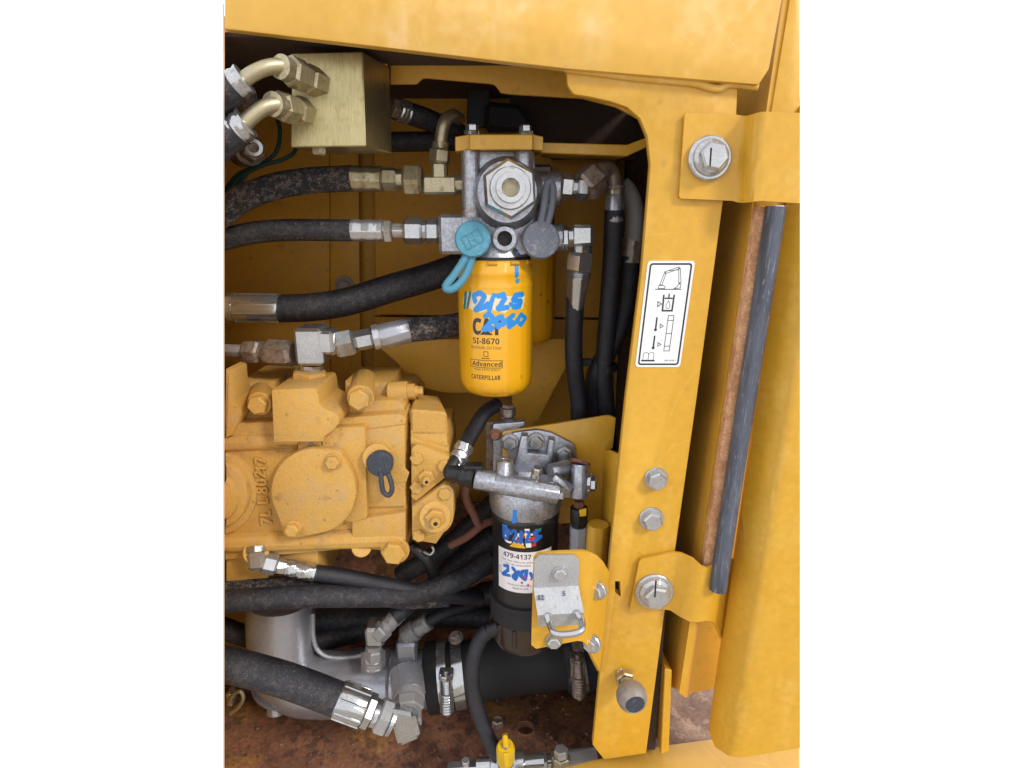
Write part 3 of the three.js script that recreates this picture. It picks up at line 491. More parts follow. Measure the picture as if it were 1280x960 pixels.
    c.fillStyle = '#e0a40f'; c.beginPath(); c.moveTo(cx(596), cy(421)); c.lineTo(cx(607), cy(409)); c.lineTo(cx(620), cy(421)); c.closePath(); c.fill(); c.fillStyle = K; c.beginPath(); c.moveTo(cx(599), cy(418.5)); c.lineTo(cx(607), cy(411.5)); c.lineTo(cx(616), cy(418.5)); c.closePath(); c.fill();
    T('5I-8670', 606, 430, 10.5); T('Hydraulic Oil Filter', 606, 436.5, 5.6, '', 'center', 0.9);
    c.strokeStyle = K; c.lineWidth = 0.8 * U; c.strokeRect(cx(604), cy(439.5), 5.5 * U, 6 * U); c.beginPath(); c.moveTo(cx(601), cy(448)); c.lineTo(cx(611), cy(448)); c.stroke(); for (const x of [602, 605, 608, 610]) { c.fillStyle = K; c.fillRect(cx(x), cy(447), 0.9 * U, 1.6 * U); }
    c.lineWidth = 0.7 * U; c.strokeRect(cx(587), cy(450.5), cx(627) - cx(587), cy(459.5) - cy(450.5)); T('Advanced', 607, 458, 8.6); T('HIGH EFFICIENCY', 607, 463.5, 4.4, '', 'center', 1.05);
    T('CATERPILLAR', 605, 474.5, 8.2, 'bold', 'center', 0.78); T("''", 622, 472, 5);
    for (const [s, x, y] of [['>', 656, 387], ['U', 651, 476], ['-', 661, 474], ['|||', 664, 400], ['II', 664, 412]]) T(s, x, y, 7, '', 'center', 0.7);
    const B = '#1d86d8', Z = (p, w = 4.4, col = B) => brushStroke(c, p.map(q => [cx(q[0]), cy(q[1])]), w * 1.35 * U, col);
    Z([[582, 367], [580, 387]], 4, '#2f7f86'); Z([[588, 366], [584, 386]], 3.4, '#2f7f86'); Z([[594, 378], [592, 370], [600, 366], [606, 370], [601, 380], [594, 388], [606, 384], [610, 379]], 5); Z([[617, 368], [611, 388]], 4.4);
    Z([[621, 370], [628, 368], [630, 374], [622, 386], [634, 384]], 5); Z([[637, 380], [639, 382]], 4); Z([[652, 369], [643, 370], [641, 376], [650, 378], [648, 384], [641, 384]], 5.4);
    Z([[606, 395], [612, 392], [616, 398], [610, 406], [604, 412], [616, 410]], 5); Z([[624, 396], [618, 400], [622, 408], [629, 404], [626, 396], [624, 396]], 5); Z([[641, 394], [633, 400], [636, 409], [642, 405], [636, 402]], 4.6); Z([[650, 394], [645, 402], [650, 408], [656, 400], [650, 394]], 4.4);
    Z([[645, 327], [645, 346]], 4.6); Z([[646, 351], [646, 352]], 4.6);
  });
  const f = thing('oil_filter', 'yellow spin-on hydraulic oil filter with blue handwriting, hanging from head', 'filter', 'yellow spin-on filters');
  const g = [[0, 0], [0.0008, r * 0.35], [0.0025, r * 0.62], [0.006, r * 0.80], [0.012, r * 0.92], [0.020, r * 0.98], [0.030, r], [L - 0.036, r], [L - 0.034, r * 1.012], [L - 0.031, r * 1.012], [L - 0.029, r * 0.985], [L - 0.021, r * 0.98], [L - 0.019, r * 1.0], [L - 0.014, r * 1.0], [L - 0.012, r * 0.975], [L - 0.004, r * 0.975], [L - 0.002, r * 0.955], [L, r * 0.9], [L, 0]];
  part(f, 'canister', canister(top, L, g), PH({ map: t, roughness: 0.36, clearcoat: 0.5, clearcoatRoughness: 0.15, bumpMap: bumpOrange, bumpScale: 0.0001 }));
  part(f, 'gasket', turn(V(ax, top.y - 0.0012, -ZFIL), V(ax, top.y + 0.0028, -ZFIL), [[0, 0], [0, r * 0.93], [1, r * 0.93], [1, 0]], 48), M.black);
  for (const a of [-0.75, -0.05, 0.55, 1.1]) { const q = V(ax + Math.sin(a) * r * 0.965, top.y - 0.004, -ZFIL + Math.cos(a) * r * 0.965), w = V(Math.cos(a), 0, -Math.sin(a)); part(f, 'crimp_tab', turn(q.clone().addScaledVector(w, -0.006), q.clone().addScaledVector(w, 0.006), prof.round(0.003), 8), S({ color: 0xc99018, roughness: 0.5 })); }
  // second can behind, lower end higher and mostly hidden
  const f2 = thing('oil_filter', 'yellow spin-on filter mostly hidden behind the one with blue handwriting', 'filter', 'yellow spin-on filters');
  const t2 = V(at(655, 300, 0.90).x, at(655, 310, 0.87).y, -0.915), r2 = 40 * sc(at(655, 400, 0.88)), L2 = t2.y - at(655, 434, 0.885).y;
  const tt = canTexture(1024, 640, c => { c.fillStyle = '#dd9c12'; c.fillRect(0, 0, 1024, 640); c.fillStyle = '#2a2118'; c.font = 'bold 22px sans-serif'; c.fillText("R'", 592, 300); c.font = 'bold 26px sans-serif'; c.fillText('I>', 640, 350); });
  part(f2, 'canister', canister(t2, L2, [[0, 0], [0.002, r2 * 0.6], [0.006, r2 * 0.82], [0.014, r2 * 0.95], [0.026, r2], [L2, r2], [L2, 0]]), S({ map: tt, roughness: 0.4 }));
  const h2 = thing('filter_manifold', 'dusty shaded second filter manifold behind the aluminium one', 'manifold'); part(h2, 'casting', merge([turn(t2, t2.clone().add(V(0, 0.05, 0)), prof.round(r2 * 0.95), 36), block(640, 205, 690, 290, 0.875, 0.05, 0.004)]), M.grime);

  // rubber caps on straps
  const cap = (name, label, mat, c, r, loop, w) => { const p = at(...c), k = sc(p), d = V(0.05, 0.12, 1).normalize();
    const th = part(h, 'rubber_cap', turn(p.clone().addScaledVector(d, -0.012), p.clone().addScaledVector(d, 0.004), [[0, 0], [0, r * k * 0.9], [0.3, r * k * 0.9], [0.35, r * k], [0.85, r * k], [1, r * k * 0.93], [1, 0]], 36), mat, label);
    const s = part(th, 'strap', tube(loop, w, 70), mat); return { th, p, k, d }; };
  const a = cap('rubber_cap', 'teal blue rubber dust cap with looped strap', M.teal, [591, 299, 0.742], 22.5, [[586, 316, 0.744], [577, 330, 0.742], [566, 346, 0.738], [558, 356, 0.735], [557, 360, 0.735], [563, 362, 0.735], [574, 355, 0.738], [583, 342, 0.742], [589, 326, 0.745], [592, 312, 0.746]], 5);
  const b = cap('rubber_cap', 'slate grey rubber dust cap with strap pointing up', M.greyRub, [676, 300, 0.752], 23.5, [[674, 284, 0.754], [679, 262, 0.752], [682, 240, 0.75], [686, 227, 0.748], [690, 230, 0.75], [691, 246, 0.752], [688, 266, 0.753], [682, 286, 0.754]], 4.6);
  const emb = (th, s, p, size, dir, spin, mat, dep = 0.0012, name = 'embossing') => { const g = new TextGeometry(s, { font, size, depth: dep, curveSegments: 3, bevelEnabled: false }); g.center(); g.rotateZ(spin); g.applyQuaternion(new THREE.Quaternion().setFromUnitVectors(FWD, dir)); g.translate(p.x, p.y, p.z); return part(th, name, fin(g, 0.4), mat); };
  emb(a.th, 'H', a.p.clone().addScaledVector(a.d, 0.0044), 0.013, a.d, 0.5, M.teal);
  { const A = [[-1, -1], [1, -1], [1, 1], [-1, 1]].map(q => [591 + (q[0] * Math.cos(0.5) - q[1] * 0.7 * Math.sin(0.5)) * 12, 299 - (q[0] * Math.sin(0.5) + q[1] * 0.7 * Math.cos(0.5)) * 12]);
    const pl = { p: a.p.clone().addScaledVector(a.d, 0.0044), n: a.d }, P = [...A, A[0]].map(q => onPlane(q[0], q[1], pl)); for (let i = 0; i < 4; i++) part(a.th, 'embossing', turn(P[i], P[i + 1], prof.round(0.0007), 6), M.teal); }
  globalThis.__emb = emb;
}
const emb = globalThis.__emb;

// ------------------------------------------------------------------ manifold block and its two bent pipes
{
  const b = thing('manifold_block', 'square brushed olive metal manifold block under the top beam', 'valve block');
  part(b, 'block_body', hexa([[364, 66], [453, 64], [457, 183], [363, 184]], 0.70, [[420, 86], [487, 84], [490, 192], [420, 193]], 0.766, 0.0012), M.brush);
  bolt(b, 399, 187, 0.72, 9, { dir: V(0, -1, 0.05), washer: 0, h: 9, mat: M.olive });
  const G = 'hoses on the manifold block', pipe = (label, hz, col, tb, nut) => {
    const t = thing('hydraulic_hose', label, 'hose', G);
    part(t, 'rubber_tube', tube(hz, 19, 20), M.hose); chain(t, ...col, [['crimp_sleeve', 1, 'ferrule', 19, M.zinc]]);
    part(t, 'bent_tube', tube(tb, 9.5, 40), M.olive);
    chain(t, ...nut, [['nut_collar', 0.5, 'round', 15], ['swivel_nut', 1.3, 'hex', 19], ['adapter', 1.1, 'hex', 18]], M.olive);
  };
  pipe('black hose with upper bent olive pipe screwed into the manifold block', [[281, 118, 0.635], [288, 112, 0.635], [294, 107, 0.635]], [[282, 116, 0.635], [307, 98, 0.637]], [[302, 102, 0.637], [318, 91, 0.64], [336, 84, 0.645], [352, 83, 0.652], [364, 87, 0.66]], [[350, 83, 0.648], [400, 105, 0.705]]);
  pipe('black hose with lower bent olive pipe screwed into the manifold block', [[281, 176, 0.635], [290, 169, 0.635], [298, 163, 0.635]], [[290, 168, 0.635], [309, 153, 0.637]], [[304, 157, 0.637], [316, 145, 0.64], [332, 134, 0.645], [348, 131, 0.652], [358, 133, 0.66]], [[340, 130, 0.648], [382, 141, 0.705]]);
}

// ------------------------------------------------------------------ hoses of the upper half
function hose(label, pts, r, mat = M.hose, group = 'hydraulic hoses in the compartment', n = 80) { const t = thing('hydraulic_hose', label, 'hose', group); if (pts) part(t, 'rubber_tube', tube(pts, r, n), mat); return t; }
{
  let t = hose('thick dust covered hose leading to the brass tee beside filter head', [[281, 264, 0.76], [300, 250, 0.77], [340, 234, 0.785], [385, 226, 0.80], [440, 223, 0.80]], 16, M.hoseD);
  chain(t, [437, 223, 0.80], [528, 225, 0.80], [['crimp_sleeve', 41, 'ferrule', 15.5, M.olive], ['hex_collar', 18, 'hex', 14.5, M.olive], ['neck', 8, 'round', 12, M.olive], ['swivel_nut', 24, 'hex', 19, M.olive]]);
  t = thing('pipe_tee', 'speckled brass coloured pipe tee with bent steel tube on top', 'fitting');
  part(t, 'tee_body', merge([block(527, 219, 571, 243, 0.79, 0.026, 0.003), block(539, 202, 558, 224, 0.79, 0.026, 0.003)]), M.olive);
  chain(t, [549, 204, 0.803], [551, 178, 0.803], [['swivel_nut', 18, 'hex', 13.5], ['collar', 8, 'round', 10]], M.olive);
  part(t, 'bent_tube', tube([[551, 184, 0.803], [552, 168, 0.803], [556, 152, 0.805], [565, 145, 0.82], [574, 148, 0.86]], 8, 40), M.olive);
  chain(t, [568, 230, 0.803], [580, 230, 0.803], [['adapter', 1, 'round', 12]], M.olive);

  t = hose('black printed hose with bright crimp leading to the teal capped port', [[281, 299, 0.78], [310, 292, 0.785], [350, 288, 0.79], [440, 288, 0.79]], 13.5, M.hoseP);
  chain(t, [436, 288, 0.79], [549, 289, 0.79], [['crimp_sleeve', 44, 'ferrule', 13.5, M.zincB], ['hex_collar', 11, 'hex', 14.5, M.zinc], ['neck', 14, 'round', 9, M.zincB], ['swivel_nut', 24, 'hex', 16.5, M.zinc], ['gap_ring', 4, 'round', 12], ['adapter', 16, 'hex', 16, M.zinc]]);

  t = hose('thick black hose with scuffed patches rising behind the yellow filter', [[345, 386, 0.86], [390, 384, 0.86], [430, 378, 0.865], [490, 360, 0.87], [550, 342, 0.885], [620, 312, 0.92]], 17.5, M.hose);
  chain(t, [281, 384, 0.86], [352, 385, 0.86], [['adapter', 6, 'round', 13, M.grime], ['crimp_collar', 8, 'round', 18], ['crimp_sleeve', 56, 'round', 18.5, M.zinc]]);
  for (let i = 0; i < 8; i++) { const a = i / 8 * 6.283 + 0.3, A = at(296, 384, 0.86), B = at(350, 385, 0.86), k = 18.3 * sc(A), o = V(0, Math.cos(a) * k, Math.sin(a) * k); part(t.children[3] || t, 'crimp_ridge', turn(A.clone().add(o), B.clone().add(o), prof.round(0.0016), 6), M.zinc); }

  t = hose('dusty hose with plain steel sleeve screwed to the square elbow', [[505, 413, 0.82], [545, 410, 0.83], [600, 400, 0.87]], 15, M.hoseD);
  chain(t, [412, 433, 0.795], [512, 413, 0.82], [['neck', 7, 'round', 13], ['swivel_nut', 22, 'hex', 18, M.zinc], ['neck', 22, 'hex', 13, M.zinc], ['crimp_collar', 8, 'round', 16, M.zincB], ['crimp_sleeve', 36, 'round', 15.5, M.silver]]);
  t = thing('elbow_fitting', 'square forged steel elbow on top of the pump', 'fitting');
  part(t, 'elbow_body', merge([block(365, 411, 404, 458, 0.775, 0.042, 0.004), block(395, 414, 417, 444, 0.777, 0.036, 0.004)]), M.zinc);
  chain(t, [389, 455, 0.80], [389, 471, 0.80], [['neck', 6, 'round', 15], ['base_nut', 8, 'hex', 17]], M.zinc);
  chain(t, [281, 438, 0.82], [368, 442, 0.80], [['steel_tube', 26, 'round', 8, M.grey], ['swivel_nut', 20, 'hex', 15, M.grime], ['neck', 6, 'round', 10, M.grime], ['adapter', 34, 'hex', 17, M.grime]]);

  // behind the manifold
  const GB = 'shaded hoses behind the manifold block';
  t = hose('shaded hose with rusty end leaving the right side of the manifold', [[506, 140, 0.84], [535, 150, 0.86], [575, 168, 0.90]], 13, M.hose, GB); chain(t, [488, 134, 0.82], [508, 141, 0.84], [['adapter', 8, 'hex', 12, M.grime], ['crimp_sleeve', 14, 'ferrule', 14, M.zinc]]);
  hose('black shaded hose running level behind the bent tube', [[470, 178, 0.88], [520, 177, 0.88], [585, 176, 0.90]], 12, M.hose, GB);
  for (const [x, y, l] of [[318, 186, 'rusty hose end pointing forward under the manifold pipes'], [312, 126, 'rusty hose end pointing forward between the two manifold pipes']]) {
    t = thing('hose_end', l, 'fitting', 'rusty hose ends behind the manifold pipes'); chain(t, [x - 16, y + 6, 0.86], [x, y, 0.80], [['sleeve', 3, 'ferrule', 17, M.grime], ['nut', 1.4, 'hex', 15, M.grime]]); part(t, 'bore', ring(at(x, y, 0.801), V(0.3, 0.15, 1).normalize(), 0.011, 0.006, 0.006), M.zinc);
  }
  for (const [l, p] of [['green wire curving below the manifold block', [[281, 246, 0.83], [300, 222, 0.83], [330, 206, 0.83], [352, 200, 0.84], [368, 190, 0.85], [370, 176, 0.86]]], ['green wire rising to the roof behind the manifold pipes', [[281, 238, 0.84], [298, 218, 0.84], [325, 206, 0.84], [345, 190, 0.85], [350, 165, 0.86], [344, 140, 0.88]]], ['green wire lying below its twin by the added bulkhead', [[281, 252, 0.835], [296, 234, 0.83], [312, 214, 0.83], [326, 207, 0.83]]]]) { t = thing('electric_wire', l, 'wire', 'green wires below the manifold'); part(t, 'insulation', tube(p, 2.6, 50), M.green); }
}
// ------------------------------------------------------------------ hoses at the right of the filter head
{
  const G = 'hoses beside the post';
  let t = hose('black hose hanging from the rusty swept elbow beside the post', [[768, 262, 0.83], [766, 310, 0.835], [762, 370, 0.84], [757, 430, 0.845], [754, 470, 0.845], [757, 500, 0.85], [760, 560, 0.86]], 11.5, M.hoseC, G, 90);
  chain(t, [699, 233, 0.795], [733, 236, 0.80], [['adapter', 16, 'hex', 17, M.zinc], ['neck', 6, 'round', 11], ['adapter', 14, 'hex', 15.5, M.zinc]]);
  chain(t, [728, 236, 0.80], [752, 215, 0.815], [['swivel_nut', 20, 'hex', 21, M.grime], ['collar', 6, 'round', 13, M.grime]]);
  part(t, 'swept_elbow', tube([[748, 217, 0.812], [757, 211, 0.82], [764, 214, 0.826], [767, 224, 0.828], [768, 240, 0.83]], 10, 50), M.grime);
  chain(t, [768, 232, 0.83], [768, 278, 0.83], [['crimp_collar', 5, 'round', 13, M.grime], ['crimp_collar', 6, 'round', 12, M.olive], ['crimp_sleeve', 36, 'round', 11.5, M.silver]]);
  t = hose('dark hose on the curved grey pipe tucked against the post', [[787, 320, 0.87], [785, 350, 0.87], [778, 395, 0.865], [765, 430, 0.855], [747, 462, 0.85], [741, 490, 0.86], [746, 530, 0.87]], 12, M.hoseC, G, 90);
  part(t, 'curved_pipe', tube([[776, 232, 0.86], [783, 238, 0.86], [791, 255, 0.862], [793, 275, 0.864], [791, 305, 0.868]], 12, 50), M.grey);
  chain(t, [791, 298, 0.868], [788, 328, 0.87], [['crimp_sleeve', 1, 'ferrule', 13, M.grime]]);
  t = hose('black hose hanging from the square steel elbow beside the grey cap', [[719, 372, 0.81], [717, 420, 0.815], [718, 460, 0.82], [723, 500, 0.83], [725, 560, 0.84]], 11, M.hoseC, G, 80);
  chain(t, [700, 298, 0.795], [716, 297, 0.795], [['adapter', 10, 'hex', 16, M.zinc], ['neck', 6, 'round', 12]]);
  part(t, 'elbow_body', hexa([[714, 281, 0.785], [742, 281, 0.785], [742, 307, 0.785], [714, 309, 0.785]], 0.785, [[716, 280, 0.815], [740, 280, 0.815], [740, 305, 0.815], [716, 307, 0.815]], 0.815, 0.004), M.zinc);
  emb(t, 'G', at(731, 295, 0.7845), 0.008, FWD, 0, M.zinc, 0.0016);
  chain(t, [727, 306, 0.80], [723, 346, 0.805], [['neck', 8, 'round', 13], ['swivel_nut', 25, 'hex', 17.5, M.zinc], ['crimp_collar', 7, 'ferrule', 15, M.zinc]]);
  chain(t, [723, 346, 0.805], [719, 386, 0.81], [['crimp_sleeve', 1, 'taper', 14, M.zinc]]);
  const z = thing('cable_tie', 'black cable tie binding the two hanging hoses together', 'cable tie');
  part(z, 'tie_band', turn(at(757, 456, 0.848), at(758, 464, 0.848), [[0, 0.0145], [0, 0.0165], [1, 0.0165], [1, 0.0145]], 24), M.black); part(z, 'tie_head', block(728, 449, 740, 458, 0.846, 0.008, 0.001), M.black);
}
// ------------------------------------------------------------------ hydraulic pump
{
  const p = thing('hydraulic_pump', 'large yellow cast hydraulic pump with bolted round cover', 'pump');
  const cyl = (a, b, r, m) => turn(at(...a), at(...b), prof.round(r * sc(at(...a))), 28, 0.6);
  const clipL = pts => pts.map(q => [Math.max(281, q[0]), q[1]]).filter((q, i, a) => i === 0 || q[0] !== a[i - 1][0] || q[0] > 281 || (i + 1 < a.length && a[i + 1][0] > 281));
  part(p, 'housing', merge([
    plate([[281, 530], [345, 527], [430, 522], [498, 517, 4], [507, 521], [508, 690, 6], [440, 686], [281, 700]], 0.752, 0.19, 0.002),
    plate([[281, 512], [340, 512], [430, 508], [468, 500, 4], [500, 500, 6], [506, 508], [506, 526], [281, 536]], 0.772, 0.15, 0.004),
    plate([[430, 478], [486, 478], [488, 506], [430, 510]], 0.80, 0.1, 0.006), plate([[300, 476], [345, 476], [345, 520], [300, 520]], 0.81, 0.1, 0.006),
    cyl([281, 554, 0.757], [374, 549, 0.757], 11), cyl([281, 677, 0.753], [506, 671, 0.753], 13),
    plate([[400, 536, 4], [456, 533, 4], [459, 648, 4], [440, 653], [400, 645]], 0.738, 0.03, 0.0018),
    plate([[455, 538], [506, 531], [507, 633], [459, 634]], 0.745, 0.02, 0.0016), plate([[440, 651], [507, 640], [507, 676], [440, 680]], 0.741, 0.03, 0.0018),
    plate([[372, 546], [405, 546], [405, 572], [372, 574]], 0.738, 0.02, 0.002),
    plate([[281, 462], [289, 464, 3], [292, 500], [302, 520], [290, 545], [281, 548]], 0.745, 0.05, 0.004),
    cyl([325, 504, 0.745], [328, 486, 0.84], 15), cyl([451, 498, 0.745], [456, 474, 0.84], 16), cyl([494, 686, 0.742], [494, 684, 0.80], 17),
    plate([[281, 692], [398, 688], [402, 736, 5], [372, 737, 4], [366, 716], [340, 712], [330, 738, 4], [281, 742]], 0.764, 0.12, 0.006),
    cyl([470, 570, 0.75], [471, 572, 0.733], 17), cyl([320, 690, 0.765], [320, 690, 0.738], 15), cyl([452, 684, 0.76], [452, 684, 0.745], 12),
    cyl([486, 491, 0.80], [510, 490, 0.80], 14), cyl([506, 490, 0.80], [519, 489, 0.80], 10), cyl([500, 520, 0.785], [522, 519, 0.785], 9), cyl([412, 568, 0.75], [413, 570, 0.735], 15),
  ]), M.pump);
  part(p, 'top_block', merge([plate([[339, 487, 3], [396, 485, 5], [400, 508, 4], [421, 517, 6], [425, 527, 4], [418, 537, 3], [405, 546], [404, 552], [342, 553]], 0.722, 0.085, 0.0016), plate([[343, 550], [372, 550], [372, 556], [343, 556]], 0.73, 0.03, 0.002)]), M.pump);
  part(p, 'top_nut', piece(at(387, 474, 0.79), at(387, 464, 0.79), 'hex', 22), M.pump);
  part(p, 'drain_screw', ring(at(389, 557, 0.738), FWD, 0.004, 0.002, 0.002), M.grime);
  // round cover with two lugs
  part(p, 'cover', plate(hull2([...circlePts(392, 614, 53), ...circlePts(417, 576, 13), ...circlePts(367, 661, 12)]), 0.724, 0.018, 0.0014), M.pump);
  part(p, 'cover_gasket', plate(hull2([...circlePts(392, 613, 55), ...circlePts(417, 574, 15), ...circlePts(366, 661, 14)]), 0.742, 0.012, 0.002), M.pump);
  const bo = (x, y, z, r, o) => bolt(p, x, y, z, r, { mat: M.pump, wr: 1.2, ...o });
  bo(417, 576, 0.724, 9); bo(367, 660, 0.724, 9); bo(325, 504, 0.745, 12.5); bo(451, 497, 0.745, 14); bo(494, 687, 0.742, 15); bo(499, 593, 0.745, 13, { washer: 0, h: 3 });
  bo(520, 489, 0.80, 6, { dir: RIGHT, h: 6 }); bo(523, 519, 0.785, 6.5, { dir: RIGHT, h: 6 });
  // round flange cut by the added bulkhead
  const disc = (cx, cy, r) => [[281, cy - Math.sqrt(r * r - (281 - cx) ** 2)], ...Array.from({ length: 25 }, (_, i) => { const a0 = Math.acos((281 - cx) / r), a = a0 - (i / 24) * 2 * a0; return [cx + r * Math.cos(a), cy - r * Math.sin(a)]; }).slice(1, 24), [281, cy + Math.sqrt(r * r - (281 - cx) ** 2)]];
  part(p, 'side_flange', merge([plate(disc(268, 618, 52), 0.745, 0.02, 0.0016), plate(disc(268, 620, 42), 0.733, 0.02, 0.004), plate(disc(266, 626, 30), 0.724, 0.02, 0.005)]), M.pump);
  // cast-on characters, reading upwards
  for (const [s, x, y] of [['17', 327, 580], ['802', 327, 602], ['L', 329, 625], ['7L', 333, 646]]) emb(p, s, at(x, y, 0.7505), 0.0155, FWD, Math.PI / 2, M.pump, 0.006, 'cast_lettering');
  // end plate
  const e = part(p, 'end_plate', merge([plate([[513, 538], [558, 538], [562, 575], [568, 600], [566, 650], [545, 680], [515, 675]], 0.757, 0.1, 0.0018), hexa([[513, 512], [559, 516], [560, 545], [513, 545]], 0.757, [[518, 492], [548, 495], [556, 520], [518, 520]], 0.83, 0.003), plate([[513, 547], [561, 560], [561, 566], [513, 555]], 0.75, 0.02, 0.002)]), M.pump);
  part(p, 'valve_flange', plate([[514, 560, 5], [522, 555, 4], [561, 570, 5], [565, 590, 5], [520, 627, 3], [514, 622]], 0.741, 0.03, 0.0016), M.pump);
  part(p, 'adjuster_flange', plate(hull2([...circlePts(543, 645, 24), ...circlePts(557, 616, 10), ...circlePts(524, 669, 9), [515, 634], [515, 640]]), 0.734, 0.03, 0.0016), M.pump);
  for (const [x, y, z] of [[521, 573, 0.741], [555, 582, 0.741], [521, 609, 0.741], [556, 617, 0.734], [524, 669, 0.734]]) bo(x, y, z, 8.5, { washer: 0, h: 6 });
  const adj = (x, y, z, r) => { const c = at(x, y, z), d = V(0.15, -0.05, 1).normalize(), k = sc(c), o = n => c.clone().addScaledVector(d, n); const a = part(p, 'adjuster', turn(o(-0.002), o(0.008), prof.hex(r * k), 6, 0.25, 0.4), M.pump); part(a, 'adjuster_screw', turn(o(0.007), o(0.018), prof.hex(r * 0.5 * k), 20), M.pump); part(a, 'socket_shade', turn(o(0.0178), o(0.0186), prof.round(r * 0.22 * k), 6), M.dark); };  // dark disc on the screw tip stands for shade in its recess
  part(p, 'adjuster_base', piece(at(543, 645, 0.737), at(544, 646, 0.726), 'round', 19), M.pump); adj(533, 595, 0.741, 10.5); adj(544, 646, 0.726, 13);

    const q = at(475, 580, 0.728), k = sc(q); const c = part(p, 'rubber_cap', turn(q.clone().add(V(0, 0, -0.012)), q.clone().add(V(0, 0.001, 0.004)), [[0, 0], [0, 15 * k], [0.6, 16.5 * k], [0.9, 16.5 * k], [1, 15 * k], [1, 0]], 32), M.slate, 'dark slate rubber dust cap with hanging loop');
  part(c, 'strap', tube([[476, 590, 0.724], [477, 604, 0.722], [480, 616, 0.722], [486, 619, 0.722], [490, 612, 0.723], [488, 600, 0.725], [485, 592, 0.727]], 3.2, 50), M.slate);
}

